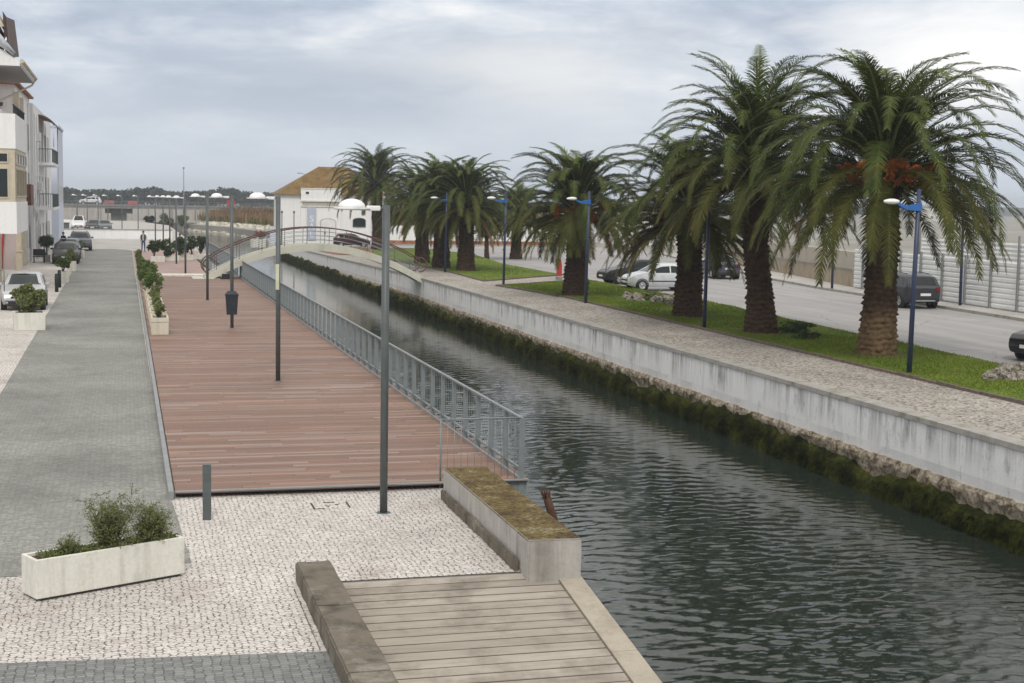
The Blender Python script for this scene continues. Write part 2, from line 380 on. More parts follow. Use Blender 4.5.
M['roof_red'] = roof_mat('terracotta roof tiles', (0.25, 0.085, 0.045), (0.36, 0.13, 0.07), (0.42, 0.22, 0.14))
# foliage
def leaf(name, lo, hi, rough=0.5, spec=0.35, trans=0.15, sc1=1.3):
    m, t, b = new_mat(name)
    gi = t.n('ShaderNodeNewGeometry').outputs['Random Per Island']
    c = t.mix(0.5, t.ramp(gi, [(0, lo), (1, hi)]), t.ramp(t.noise(t.pos(), sc1, 3, 0.6), [(0.35, lo), (0.65, hi)]))
    t.put(b.inputs['Base Color'], c); b.inputs['Roughness'].default_value = rough
    b.inputs['Specular IOR Level'].default_value = spec
    tr = t.n('ShaderNodeBsdfTranslucent'); t.put(tr.inputs['Color'], c)
    mx = t.n('ShaderNodeMixShader'); mx.inputs[0].default_value = trans
    t.nt.links.new(b.outputs[0], mx.inputs[1]); t.nt.links.new(tr.outputs[0], mx.inputs[2])
    out = [n for n in t.nt.nodes if n.type == 'OUTPUT_MATERIAL'][0]
    t.nt.links.new(mx.outputs[0], out.inputs['Surface']); return m
M['palm_new'] = leaf('young palm leaflets', (0.060, 0.092, 0.010), (0.115, 0.150, 0.020), 0.55, 0.15, 0.18)
M['palm_mid'] = leaf('palm leaflets', (0.028, 0.044, 0.006), (0.074, 0.096, 0.015), 0.55, 0.15, 0.10)
M['palm_old'] = leaf('older olive palm leaflets', (0.044, 0.052, 0.010), (0.095, 0.095, 0.022), 0.6, 0.12, 0.10)
M['palm_dry'] = leaf('dried palm leaflets', (0.17, 0.10, 0.035), (0.33, 0.21, 0.085), 0.8, 0.15, 0.15)
M['rachis'] = simple('pale palm midrib', (0.20, 0.21, 0.075), 0.5, 0, 0.25, 2)
M['fruit'] = leaf('orange palm fruit', (0.30, 0.065, 0.010), (0.46, 0.14, 0.02), 0.5, 0.3, 0.0)
M['olive_leaf'] = leaf('olive green shrub leaves', (0.105, 0.135, 0.038), (0.200, 0.220, 0.085), 0.6, 0.25, 0.2)
M['shrub_dark'] = leaf('dark shrub leaves', (0.030, 0.055, 0.016), (0.075, 0.105, 0.034), 0.55, 0.3, 0.15)
M['shrub_light'] = leaf('bright shrub leaves', (0.075, 0.125, 0.028), (0.150, 0.205, 0.055), 0.6, 0.25, 0.25)
M['grass_blade'] = leaf('lawn blades', (0.110, 0.165, 0.020), (0.205, 0.255, 0.042), 0.7, 0.12, 0.3, 0.4)
M['reed'] = leaf('dry brown reeds', (0.20, 0.125, 0.060), (0.33, 0.22, 0.115), 0.8, 0.1, 0.15, 0.15)
M['reed_green'] = leaf('green bank weeds', (0.075, 0.090, 0.030), (0.16, 0.165, 0.060), 0.8, 0.1, 0.15, 0.2)
M['wood_far'] = leaf('far tree foliage', (0.020, 0.032, 0.020), (0.040, 0.056, 0.032), 0.9, 0.05, 0.1, 0.02)
M['stem'] = simple('woody stem', (0.10, 0.075, 0.05), 0.9, 0, 0.3, 8)
def bark_mat(hi=(.215, .145, .08), lo=(.07, .044, .022)):
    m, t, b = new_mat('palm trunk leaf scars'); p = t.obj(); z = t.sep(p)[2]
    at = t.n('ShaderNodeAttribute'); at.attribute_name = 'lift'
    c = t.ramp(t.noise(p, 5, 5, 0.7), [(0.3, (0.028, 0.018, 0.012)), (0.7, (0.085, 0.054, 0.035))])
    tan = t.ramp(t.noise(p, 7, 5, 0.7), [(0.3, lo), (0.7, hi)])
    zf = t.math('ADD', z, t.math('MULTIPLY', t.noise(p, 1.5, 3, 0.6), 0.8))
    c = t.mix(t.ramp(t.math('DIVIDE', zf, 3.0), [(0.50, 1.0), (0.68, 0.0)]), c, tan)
    t.put(b.inputs['Base Color'], c); b.inputs['Roughness'].default_value = 0.95; b.inputs['Specular IOR Level'].default_value = 0.1
    t.put(b.inputs['Normal'], t.bump(t.noise(t.vmath('MULTIPLY', p, (1, 1, 0.4)), 22, 5, 0.7), 0.8, 0.04)); return m
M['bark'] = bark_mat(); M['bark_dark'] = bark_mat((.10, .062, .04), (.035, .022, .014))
# cars
def paint(name, col, metal=0.3, rough=0.28):
    m, t, b = new_mat(name); p = t.obj()
    c = t.ramp(t.noise(p, 2.5, 5, 0.6), [(0.3, tuple(x*0.88 for x in col)), (0.7, tuple(min(1, x*1.06) for x in col))])
    t.put(b.inputs['Base Color'], c); b.inputs['Metallic'].default_value = metal; b.inputs['Roughness'].default_value = rough
    b.inputs['Coat Weight'].default_value = 0.25; b.inputs['Coat Roughness'].default_value = 0.08; return m
M['tyre'] = simple('tyre rubber', (0.02, 0.02, 0.02), 0.85)
M['rim'] = simple('alloy rim', (0.42, 0.43, 0.44), 0.35, 0.7, 0.1)
M['car_glass'] = glass_mat('tinted car glass', (0.010, 0.015, 0.015), 0.04)
M['headlight'] = simple('headlight lens', (0.62, 0.65, 0.68), 0.12, 0.4, 0.1, 8, 0.8)
M['taillight'] = simple('red tail lamp lens', (0.16, 0.008, 0.008), 0.2, 0, 0.1, 5, 0.6)
M['plate'] = simple('white number plate', (0.72, 0.72, 0.72), 0.5, 0, 0.05)
M['trim'] = simple('black car trim', (0.015, 0.015, 0.016), 0.6, 0, 0.1)
# people
M['skin'] = simple('skin', (0.42, 0.25, 0.18), 0.6, 0, 0.1)
M['hair'] = simple('dark hair', (0.018, 0.013, 0.010), 0.7)
M['jeans'] = simple('blue jeans', (0.035, 0.055, 0.13), 0.8, 0, 0.25, 6)
M['navy'] = simple('navy cloth', (0.014, 0.017, 0.028), 0.85, 0, 0.2, 6)
M['shirt'] = simple('pale grey shirt', (0.40, 0.42, 0.43), 0.85, 0, 0.12, 6)
M['plum'] = simple('dark plum hoodie', (0.055, 0.035, 0.052), 0.85, 0, 0.2, 6)
M['khaki'] = simple('grey brown trousers', (0.12, 0.10, 0.085), 0.85, 0, 0.2, 6)

# ================================================================== SETTING
WATER_Z = -1.85
QX = 16.95
def slab(name, poly, z0, zf, mat):
    """land with vertical banks down to z0"""
    o = sheet(name, poly, zf, mat)
    bm = bmesh.new(); bm.from_mesh(o.data)
    r = bmesh.ops.extrude_face_region(bm, geom=bm.faces[:])
    for v in [g for g in r['geom'] if isinstance(g, bmesh.types.BMVert)]: v.co.z = z0
    bmesh.ops.recalc_face_normals(bm, faces=bm.faces[:]); bm.to_mesh(o.data); bm.free(); return o
slab('left_bank_ground', [(-2500, -60), (2.47, -60), (2.47, 17.5), (5.6, 17.5), (5.6, 22.3), (5.2, 22.4), (5.2, 115), (6.8, 118), (6.8, 240), (2, 275), (-60, 305), (-400, 370), (-2500, 700)],
     -3.2, 0.0, M['pale_paving'])
slab('right_bank_ground', [(QX+.1, -60), (3500, -60), (3500, 4500), (-3500, 4500), (-3500, 760), (-400, 402), (-60, 332), (4, 300), (11, 287), (17.5, 262), (21.8, 222), (20, 200), (QX+.1, 166)],
     -3.2, lambda y: zr(y)-0.12, M['earth'])
sheet('canal_bed', [(-3000, -80), (60, -80), (60, 900), (-3000, 900)], -3.1, M['bed'])
sheet('canal_water', [(-3000, 166), (60, 166), (60, 900), (-3000, 900)], WATER_Z, M['water'])
def rippled_water():
    """near reach of the canal with real ripples"""
    ys = [4.0]
    while ys[-1] < 166: ys.append(min(166.0, ys[-1]+max(.034, .0022*ys[-1])))
    ys = np.array(ys); xs = np.arange(2.0, 17.61, .08); X, Yg = np.meshgrid(xs, ys); Z = np.zeros_like(X)
    r = np.random.default_rng(5); wx = X+.5*np.sin(Yg*.23+1)+.35*np.sin(X*.7+Yg*.31); wy = Yg+.45*np.sin(X*.41)+.4*np.sin(Yg*.37+X*.2)
    N = 96; tot = 0
    for i in range(N):
        lam = .12*(.62/.12)**r.random(); a = PI/2+r.normal(0, .55); k = 2*PI/lam; amp = .0021*lam**.88*r.uniform(.5, 1.4)
        fade = np.clip(lam/(np.maximum(.034, .0022*Yg)*2.6), 0, 1)**2 if lam < 1.2 else 1.0
        Z += fade*amp*np.sin(k*(wx*math.cos(a)+wy*math.sin(a))+r.uniform(0, 2*PI))
    patch = .55+.45*np.clip(.5+.9*np.sin(.17*X+.11*Yg+1.3)*np.sin(.09*Yg-.31*X)+.5*np.sin(.043*Yg+.5*X), 0, 1.3)
    patch = patch*np.interp(Yg, [14, 24, 40, 70, 120], [1.35, 1.05, .75, .55, .45])
    crest = Z*patch; crest = crest+np.maximum(crest, 0)**2*6
    nx, ny = len(xs), len(ys); V = np.stack([X, Yg, WATER_Z+crest], -1).reshape(-1, 3)
    i = np.arange(ny-1)[:, None]*nx+np.arange(nx-1)[None, :]; Q = np.stack([i, i+1, i+nx+1, i+nx], -1).reshape(-1, 4).astype(np.int32)
    me = bpy.data.meshes.new('canal_water'); me.vertices.add(len(V)); me.vertices.foreach_set('co', V.astype(np.float32).ravel())
    me.loops.add(len(Q)*4); me.loops.foreach_set('vertex_index', Q.ravel()); me.polygons.add(len(Q)); me.polygons.foreach_set('loop_start', np.arange(len(Q), dtype=np.int32)*4)
    me.materials.append(M['water_near']); me.update(calc_edges=True); me.polygons.foreach_set('use_smooth', np.ones(len(Q), dtype=bool))
    o = bpy.data.objects.new('canal_water', me); COL.objects.link(o); o['kind'] = 'structure'
rippled_water()
sheet('cobbled_pavement', [(-16, 4), (2.45, 4), (2.45, 17.48), (5.58, 17.48), (5.58, 22.28), (5.18, 22.38), (5.18, 28), (0.62, 28), (0.62, 132), (-16, 132)], 0.004, M['calcada'])
arc = [(0.55-3.85*(0.5-0.5*math.cos(PI*k/10)), 128+3.2*math.sin(PI*k/10)) for k in range(11)]
sheet('cobbled_road', [(-3.5, 14.7), (-2.92, 15.85), (-1.55, 18.48), (0.80, 18.75), (0.67, 22.81)]+[(0.60, 40), (0.55, 90)]+arc+[(-3.22, 94), (-3.0, 50), (-2.92, 35), (-3.0, 18)], 0.009, M['setts'])
sheet('cobbled_strip', [(-16, 16.4), (2.03, 14.71), (2.03, 4), (-16, 4)], 0.009, M['setts_near'])
sheet('second_terrace_paving', [(0.6, 87), (5.15, 87), (5.15, 114.8), (6.75, 117.9), (6.75, 128), (0.6, 128)], 0.02, simple('pinkish terrace paving', (0.34, 0.25, 0.22), 0.8, 0, 0.15, 0.7))
# manhole cover let into the pavement
mc = MB()
for a in ((2.78, 2.95, 21.70, 21.718), (2.98, 3.16, 22.14, 22.158), (2.78, 2.805, 21.718, 22.14), (3.335, 3.36, 21.718, 22.14), (3.0, 3.05, 21.85, 21.9), (3.15, 3.2, 21.95, 21.99)): mc.box(*a, 0.004, 0.012, 0)
mc.box(2.815, 3.325, 21.735, 22.125, 0.001, 0.006, 1)
tag(mc.build('manhole_cover', [M['dark_beam'], M['calcada']]), 'stone filled square manhole cover let into the white cobbles', 'manhole cover')

# ---- right bank sheets
sheet('promenade', [(QX+.44, 10), (20.7, 10), (20.7, 66), (20.05, 72), (19.55, 75.3), (22, 77.2), (27.2, 82), (27.2, 86.8), (19.95, 79.4), (20.35, 95), (20.35, 110), (20.7, 125), (21.2, 151), (26, 151), (26, 166), (QX+.44, 166)],
      lambda y: zr(y)-0.004, M['prom'])
sheet('asphalt_road', [(24.2, 5), (36.2, 5), (36.9, 52), (37.4, 58), (38.0, 66), (38.6, 74), (40, 84), (45, 107), (54, 140), (60, 166), (27, 166), (31.2, 151), (31.2, 128), (27.85, 105), (26.9, 86.5), (26.7, 72), (27, 64), (26.1, 52), (25.4, 39), (25.1, 35)],
      lambda y: zr(y)-0.09, M['asphalt'])
pv = slab('far_pavement', [(36.2, 5), (36.9, 52), (37.4, 58), (38.0, 66), (38.6, 74), (40, 84), (45, 107), (54, 140), (57, 140), (48, 107), (43.5, 84), (41, 73), (39.6, 60), (38.6, 40), (38.2, 5)], -0.3, lambda y: zr(y)+0.03, M['pale_paving'])
L1 = [(20.72, 12), (20.72, 66), (20.1, 72), (19.62, 75.2), (22, 77.0), (26.9, 81.4), (26.7, 72), (27, 64), (26.1, 52), (25.4, 39), (25.1, 35), (24.2, 12)]
L2 = [(20.0, 79.6), (20.4, 95), (20.4, 110), (20.75, 125), (21.2, 150), (31.2, 150), (31.2, 128), (27.85, 105), (26.9, 86.5)]
slab('lawn_near', L1, -0.3, lambda y: zr(y)+0.03, M['lawn'])
slab('lawn_far', L2, -0.8, lambda y: zr(y)+0.03, M['lawn'])
sheet('bare_earth_patch', [(QX+1.2, 126), (20.5, 124), (22.5, 132), (25, 150), (17.6, 152), (QX+.9, 140)], lambda y: zr(y)+0.045, M['dirt'])
def edging(name, pts, label):
    b = MB()
    for (x0, y0), (x1, y1) in zip(pts, pts[1:]):
        n = max(1, int(math.hypot(x1-x0, y1-y0)/1.0)); d = Vector((x1-x0, y1-y0)).normalized(); q = Vector((-d.y, d.x))*0.06
        for i in range(n):
            a = Vector((x0+(x1-x0)*i/n, y0+(y1-y0)*i/n))+d*0.012; c = Vector((x0+(x1-x0)*(i+1)/n, y0+(y1-y0)*(i+1)/n))-d*0.012
            h = zr(a.y)+0.075+random.uniform(-.012, .012)
            vs = [(a-q), (a+q), (c+q), (c-q)]
            b.add([(p.x, p.y, h-.3) for p in vs]+[(p.x, p.y, h) for p in vs], [(4, 5, 6, 7), (0, 1, 5, 4), (1, 2, 6, 5), (2, 3, 7, 6), (3, 0, 4, 7)])
    tag(b.build(name, M['edging']), label, 'edging')
edging('edging_stones', [(20.68, 12), (20.68, 66), (20.06, 72), (19.56, 75.25), (22, 77.1), (26.9, 81.5)], 'brown edging stones between the promenade and the near lawn with the two biggest palms')
edging('edging_stones', [(26.9, 86.6), (19.95, 79.5), (20.36, 95), (20.36, 110), (20.7, 125), (21.15, 150)], 'brown edging stones round the far lawn beyond the crossing path')
b = MB()
cur = [(36.2, 5), (36.9, 52), (37.4, 58), (38.0, 66), (38.6, 74), (40, 84), (45, 107), (54, 140)]
for (x0, y0), (x1, y1) in zip(cur, cur[1:]):
    b.add([(x0-.15, y0, zr(y0)-.3), (x0-.004, y0, zr(y0)-.3), (x0-.15, y0, zr(y0)+.04), (x0-.004, y0, zr(y0)+.04), (x1-.15, y1, zr(y1)-.3), (x1-.004, y1, zr(y1)-.3), (x1-.15, y1, zr(y1)+.04), (x1-.004, y1, zr(y1)+.04)],
          [(2, 3, 7, 6), (0, 2, 6, 4), (1, 5, 7, 3), (0, 1, 3, 2)])
tag(b.build('kerb', M['coping']), 'long grey kerb along the foot of the white sheet fence', 'kerb')

# ---- lawn blades (uncountable)
def lawn_tufts(name, poly, n):
    xs = [p[0] for p in poly]; ys = [p[1] for p in poly]
    def inside(x, y):
        c = False
        for (x0, y0), (x1, y1) in zip(poly, poly[1:]+poly[:1]):
            if (y0 > y) != (y1 > y) and x < (x1-x0)*(y-y0)/(y1-y0)+x0: c = not c
        return c
    V = []; Fc = []; k = 0
    while k < n:
        y = min(ys)+(max(ys)-min(ys))*random.random()**1.5; x = random.uniform(min(xs), max(xs))
        if y < 27 or not inside(x, y): continue
        k += 1; h = random.uniform(.03, .085)*(1+0.9*nz(x*.5, y*.5)); w = random.uniform(.012, .03); a = random.uniform(0, PI)
        z = zr(y)+0.025; dx, dy = w*math.cos(a), w*math.sin(a); lx, ly = random.uniform(-.04, .04), random.uniform(-.04, .04)
        o = len(V); V += [(x-dx, y-dy, z), (x+dx, y+dy, z), (x+lx, y+ly, z+h)]; Fc.append((o, o+1, o+2))
    m = MB(); m.v = V; m.f = Fc; m.m = [0]*len(Fc); m.smooth = [False]*len(Fc)
    o = m.build(name, M['grass_blade'], recalc=False); o['kind'] = 'stuff'
    tag(o, 'short bright green grass growing on the lawn', 'grass')
lawn_tufts('grass', L1, 60000)
lawn_tufts('grass', L2, 14000)

# ---- quay wall on the right bank
qw = thing('quay_wall', 'long white stained quay wall with mossy foot along the right side of the canal', 'quay wall', (QX, 60, 0))
def wall_strip(name, mat, prof, y0, y1, dy, amp, freq, mi=0):
    """profile (x, z) swept along y with some unevenness; z is measured from the bank level"""
    ys = np.arange(y0, y1+dy*.5, dy); V = []; Fc = []
    for y in ys:
        for k, (x, z, a) in enumerate(prof):
            zz = zr(y)+z if z > -1.5 else WATER_Z+(z+2.05)
            n1 = nz(y*freq, z*freq*1.3, 3.1)+.5*nz(y*freq*3, z*freq*3, 9.7)
            V.append((x-QX+a*amp*n1, y-60, zz+a*amp*.6*nz(y*freq*1.7, 5.5+k)))
    k = len(prof)
    for i in range(len(ys)-1):
        for j in range(k-1): Fc.append((i*k+j, i*k+j+1, (i+1)*k+j+1, (i+1)*k+j))
    o = MB(); o.add(V, Fc, 0, False); return o.build(name, mat, qw)
wall_strip('painted_face', M['quay_white'], [(QX+.3, -.10, 0), (QX, -.10, 0), (QX, -.5, .15), (QX, -.9, .3), (QX+.02, -1.16, 1.2), (QX+.2, -1.17, 0)], 6, 166, 0.4, 0.03, 0.9)
wall_strip('coping', M['coping'], [(QX+.45, -.1, 0), (QX+.45, .012, 0), (QX-.025, .012, .25), (QX-.035, -.10, .25), (QX+.1, -.104, 0)], 6, 166, 0.5, 0.02, 0.7)
wall_strip('rubble_footing', M['rubble'], [(QX+.2, -1.10, 0), (QX-.02, -1.13, .8), (QX-.06, -1.22, 1), (QX-.06, -1.30, 1), (QX-.03, -1.40, 1), (QX-.0, -1.52, 1), (QX+.02, -1.7, .6)], 6, 166, 0.09, 0.065, 2.9)
wp = [(QX+.15, -1.30, 1), (QX-.08, -1.40, 1.5), (QX-.15, -1.47, 1.3)]+[(QX-.16-.07*k/5, -1.75-.42*k/5, 1.2) for k in range(6)]
def weed_band():
    ys = np.arange(6, 166, 0.11); V = []; Fc = []; prof = [(.12, -1.26), (-.05, -1.33), (-.14, -1.45), (-.17, -1.57), (-.19, -1.70), (-.22, -1.85), (-.24, -2.02), (-.26, -2.3)]
    for y in ys:
        top = .10+.30*nz(y*.45, 1.7)+.20*nz(y*1.9, 7.7)+.10*nz(y*5, 2.2)
        for k, (x, z) in enumerate(prof):
            a = 0.10*nz(y*1.3, z*2.5, 4)+0.06*nz(y*4.7, z*6, 8)+.035*nz(y*11, z*13, 1)
            t = max(0, 1-k/5.0)
            V.append((x+a-(0.02 if k else 0), y-60, z+top*t+.03*nz(y*6, k*3.1)))
    k = len(prof)
    for i in range(len(ys)-1):
        for j in range(k-1): Fc.append((i*k+j, i*k+j+1, (i+1)*k+j+1, (i+1)*k+j))
    # ragged hanging tufts
    for _ in range(30000):
        y = 8+150*random.random()**1.6; z = random.uniform(-1.78, -1.10)
        if z > -1.30+.30*nz(y*.45, 1.7)+.20*nz(y*1.9, 7.7)+.10*nz(y*5, 2.2): continue
        x = -.19-.05*random.random()+.1*nz(y*1.3, z*2.5, 4); w = random.uniform(.015, .04); h = random.uniform(.05, .16)
        o = len(V); V += [(x, y-60-w, z), (x, y-60+w, z), (x-.04-.05*random.random(), y-60+random.uniform(-.04, .04), z-h)]; Fc.append((o, o+1, o+2))
    o = MB(); o.add(V, Fc); return o.build('waterline_weed', M['weed'], qw, recalc=False)
weed_band()

# ---- left bank: quay edge under the deck, moss topped block, slipway and its kerb
b = MB(); b.box(5.205, 5.5, 22.45, 114.9, -3, -.14); tag(b.build('bank_wall', M['weed']), 'dark weedy canal bank wall under the edge of the red deck', 'wall')
blk = thing('concrete_parapet', 'massive short concrete parapet with yellow moss on top beside the canal', 'parapet', (5.28, 19.6, 0))
def rough_block(name, mats, x0, x1, y0, y1, z0, z1, parent, amp=.012, res=.12, topmat=1, org=(0, 0, 0)):
    bm = bmesh.new(); bmesh.ops.create_cube(bm, size=1)
    for v in bm.verts: v.co = Vector(((x0+x1)/2+v.co.x*(x1-x0), (y0+y1)/2+v.co.y*(y1-y0), (z0+z1)/2+v.co.z*(z1-z0)))
    bmesh.ops.bevel(bm, geom=bm.edges[:], offset=.018, segments=2, affect='EDGES')
    for ax, lo, hi in ((0, x0, x1), (1, y0, y1), (2, z0, z1)):
        k = lo+res
        while k < hi-.03:
            no = [0, 0, 0]; no[ax] = 1; c = [0, 0, 0]; c[ax] = k
            bmesh.ops.bisect_plane(bm, geom=bm.verts[:]+bm.edges[:]+bm.faces[:], plane_co=c, plane_no=no); k += res
    bm.normal_update()
    for f in bm.faces: f.material_index = topmat if f.normal.z > .6 else 0
    for v in bm.verts:
        v.co += v.normal*amp*(noise.noise(v.co*3)+.6*noise.noise(v.co*9)); v.co -= Vector(org)
    me = bpy.data.meshes.new(name); bm.to_mesh(me); bm.free()
    for m in mats: me.materials.append(m)
    o = bpy.data.objects.new(name, me); COL.objects.link(o); o.parent = parent; return o
rough_block('block', [M['concrete'], M['moss_top']], 4.93, 5.65, 17.12, 22.16, -.3, .5, blk, org=(5.28, 19.6, 0))
rough_block('ledge', [M['kerb_stone'], M['kerb_stone']], 4.865, 4.922, 17.5, 22.1, -.1, .17, blk, .022, .14, org=(5.28, 19.6, 0))
rough_block('footing', [M['kerb_stone'], M['kerb_stone']], 4.95, 5.63, 17.16, 22.14, -2.2, -.305, blk, .02, org=(5.28, 19.6, 0))
kb = thing('stone_kerb', 'low wide lichened stone kerb between the cobbles and the slipway', 'kerb', (2.25, 11, 0))
yk = 17.62
for L in (2.0, 2.35, 1.9, 2.6, 2.4, 2.2):
    rough_block('kerb_block', [M['kerb_stone'], M['kerb_stone']], 2.03, 2.47, yk-L+.012, yk, -.3, .25+random.uniform(-.008, .008), kb, .012, .16, org=(2.25, 11, 0)); yk -= L
rough_block('channel_edge', [M['kerb_stone'], M['kerb_stone']], 1.95, 1.98, 14.75, 17.2, -.1, .014, kb, .012, .2, org=(2.25, 11, 0))
sl = thing('slipway', 'grey ribbed slipway of cross planks sloping down into the canal', 'slipway', (2.48, 17.42, 0))
sl.rotation_euler = (math.atan(.146), 0, 0)
b = MB()
k = 0
while k*.205 < 14:
    b.box(0.0, 2.86, -(k+1)*.205+.002, -k*.205-.006, -.25, 0.0+random.uniform(-.0015, .0015), 0, .006); k += 1
b.box(0, 2.86, -14, 0.0, -.3, -.03)
b.build('cross_planks', M['slip'], sl)
b = MB()
k = 0
while k*2.4 < 13.5: b.box(2.872, 3.19, -(k+1)*2.4+.006, -k*2.4-.002-(0.12 if k == 0 else 0), -.6, 0.022, 0, .012); k += 1
b.build('edge_slab', stained('pale slipway edge slab', (0.40, 0.36, 0.29), (0.2, 0.17, 0.13), .7), sl)
b = MB()
pb = [(6.75, 20.6, -3), (6.50, 20.6, -1), (6.32, 20.6, -.05), (6.20, 20.6, .33)]
b.tube(pb, [.075, .075, .07, .06], 9)
for k in range(6):
    a = k*1.05; b.tube([(6.21+.04*math.cos(a), 20.6+.04*math.sin(a), .28), (6.185+.07*math.cos(a), 20.6+.07*math.sin(a), .38+.07*random.random())], [.022, .010], 5)
b.tube([(6.33, 20.6, -.1), (6.40, 20.5, -.12)], .03, 5)
tag(b.build('mooring_pile', M['rust']), 'rotten rusty mooring pile sticking out of the water', 'mooring pile')

# ---- timber deck
DZ = 0.12
dk = thing('timber_deck', 'long reddish timber deck terrace beside the canal', 'deck', (0.6, 23, 0))
b = MB()
b.box(.13, 5.97, -.08, 63.95, DZ-.055, DZ); b.build('deck_boards', M['deck'], dk)
bb = MB()
bb.box(0.02, .105, -.22, 63.95, -.02, DZ+.03, 0, .008); bb.build('left_edge_profile', M['steel_edge'], dk)
b = MB(); b.box(.122, 5.97, -.14, -.085, DZ-.022, DZ+.006, 0, .004); b.build('front_edge_profile', M['steel_edge'], dk)
b = MB()
for k in range(13): b.box(.15, 5.93, .6+k*5.2, .75+k*5.2, -.12, DZ-.06)
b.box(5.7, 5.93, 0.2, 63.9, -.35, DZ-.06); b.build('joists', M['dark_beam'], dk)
b = MB(); b.box(5.2, 5.96, -.05, .1, -.35, DZ-.06); b.build('end_fascia', M['rail'], dk)

# ---- railing along the deck
RX = 6.46
def railing(name, label, y0, y1, cat='railing'):
    t = thing(name, label, cat, (RX, y0, 0)); L = y1-y0; n = int(round(L/1.03)); st = L/n
    b = MB(); b.box(-.03, .03, -.01, L+.01, 1.13, 1.165); b.build('top_rail', M['rail'], t)
    b = MB(); b.box(-.022, .022, 0, L, .265, .30); b.build('bottom_rail', M['rail'], t)
    b = MB(); b.box(-.075, -.03, -.02, L, .085, .165); b.build('base_profile', M['steel_edge'], t)
    p0 = None
    for k in range(n+1):
        if p0 is None:
            b = MB(); b.box(-.05, .05, -.008, .008, -.25, 1.129); p0 = b.build('post', M['rail'], t); p = p0
        else:
            p = p0.copy(); COL.objects.link(p); p.parent = t
        p.location = (0, k*st, 0)
    b = MB()
    for k in range(n):
        for j in range(1, 6):
            y = k*st+j*st/6; b.box(-.004, .004, y-.004, y+.004, .30, 1.13)
    b.build('infill_bars', M['wire'], t); return t
railing('railing', 'long grey steel railing along the canal edge of the red deck', 22.95, 84.2)
railing('railing', 'far stretch of grey railing beyond the arched footbridge', 86.6, 115.0)
t = thing('end_railing', 'thin grey wire railing panel closing the near end of the deck', 'railing', (5.06, 22.98, 0))
b = MB(); b.tube([(0, 0, 0), (0, 0, 1.17)], .016, 6); b.build('post', M['rail'], t)
b = MB(); b.tube([(0, 0, 1.16), (1.4, 0, 1.16)], .014, 6); b.build('top_rail', M['rail'], t)
b = MB()
for k in range(1, 12): b.tube([(k*.117, 0, .13), (k*.117, 0, 1.16)], .0045, 4)
for h in (.55, .14): b.tube([(0, 0, h), (1.4, 0, h)], .004, 4)
b.build('infill_wires', M['wire'], t)

# ---- arched footbridge
fb = thing('footbridge', 'cream arched footbridge with maroon handrails over the canal', 'footbridge', (10.7, 83.9, 0))
AX0, AX1 = -6.35, 6.4
def az(x): return .16+1.95*(1-min(1, abs(x/6.4))**2.0)
def arch(name, y0, y1, zt, zb, mat, x0=AX0, x1=AX1, n=44):
    V = []; Fc = []
    for i in range(n+1):
        x = x0+(x1-x0)*i/n; z = az(x)
        V += [(x, y0, z+zb), (x, y1, z+zb), (x, y1, z+zt), (x, y0, z+zt)]
    for i in range(n):
        for j in range(4): Fc.append((i*4+j, i*4+(j+1) % 4, i*4+4+(j+1) % 4, i*4+4+j))
    Fc += [(0, 1, 2, 3), (n*4+3, n*4+2, n*4+1, n*4)]
    m = MB(); m.add(V, Fc); return m.build(name, mat, fb)
arch('beam', -1.1, -.86, .06, -.36, M['bridge']); arch('beam', .86, 1.1, .06, -.36, M['bridge'])
arch('walkway', -.855, .855, -.02, -.12, M['bridge_deck'])
for sy in (-1, 1):
    y = sy*.98; pts = []
    cxl, czl, r = -5.95, .86, .50
    for k in range(15):   # the curl at the left foot
        a = -PI*.35-PI*1.15*k/14*1.0; pts.append((cxl+r*math.cos(a)*1.0, y, czl+r*math.sin(a)))
    xs = np.linspace(-5.75, 6.0, 40)
    top = [(x, y, az(x)+1.0) for x in xs]
    for k in range(9):
        a = PI*.42-PI*.95*k/8; top.append((6.15+.42*math.cos(a), y, az(6.0)+.58+.42*math.sin(a)))
    m = MB(); m.tube(pts+top, .038, 8); m.build('handrail', M['maroon'], fb)
    m = MB()
    for h in (.28, .52, .76): m.tube([(x, y, az(x)+h) for x in np.linspace(-5.9, 6.2, 36)], .014, 6)
    m.build('mid_rails', M['wire'], fb)
    for k in range(10):
        x = -5.7+k*1.29; m = MB(); m.tube([(x, y, az(x)+.05), (x+.02, y, az(x)+1.0)], .017, 6); m.build('post', M['maroon'], fb)
m = MB(); m.box(-7.0, -5.5, -1.25, 1.25, -.5, .135); m.build('abutment', M['bridge'], fb); m = MB(); m.box(6.3, 7.2, -1.25, 1.25, -2.2, .19); m.build('abutment', M['bridge'], fb)
b = MB(); b.box(1.7, 4.6, 85.3, 86.6, .0, .22, 0, .02); tag(b.build('landing_slab', M['concrete_light']), 'low pale concrete slab across the end of the red deck', 'slab')
b = MB(); b.box(5.3, 5.75, 82.6, 82.75, .12, .42, 0, .02); tag(b.build('bridge_plaque', M['black']), 'small black box at the left foot of the arched footbridge', 'box')

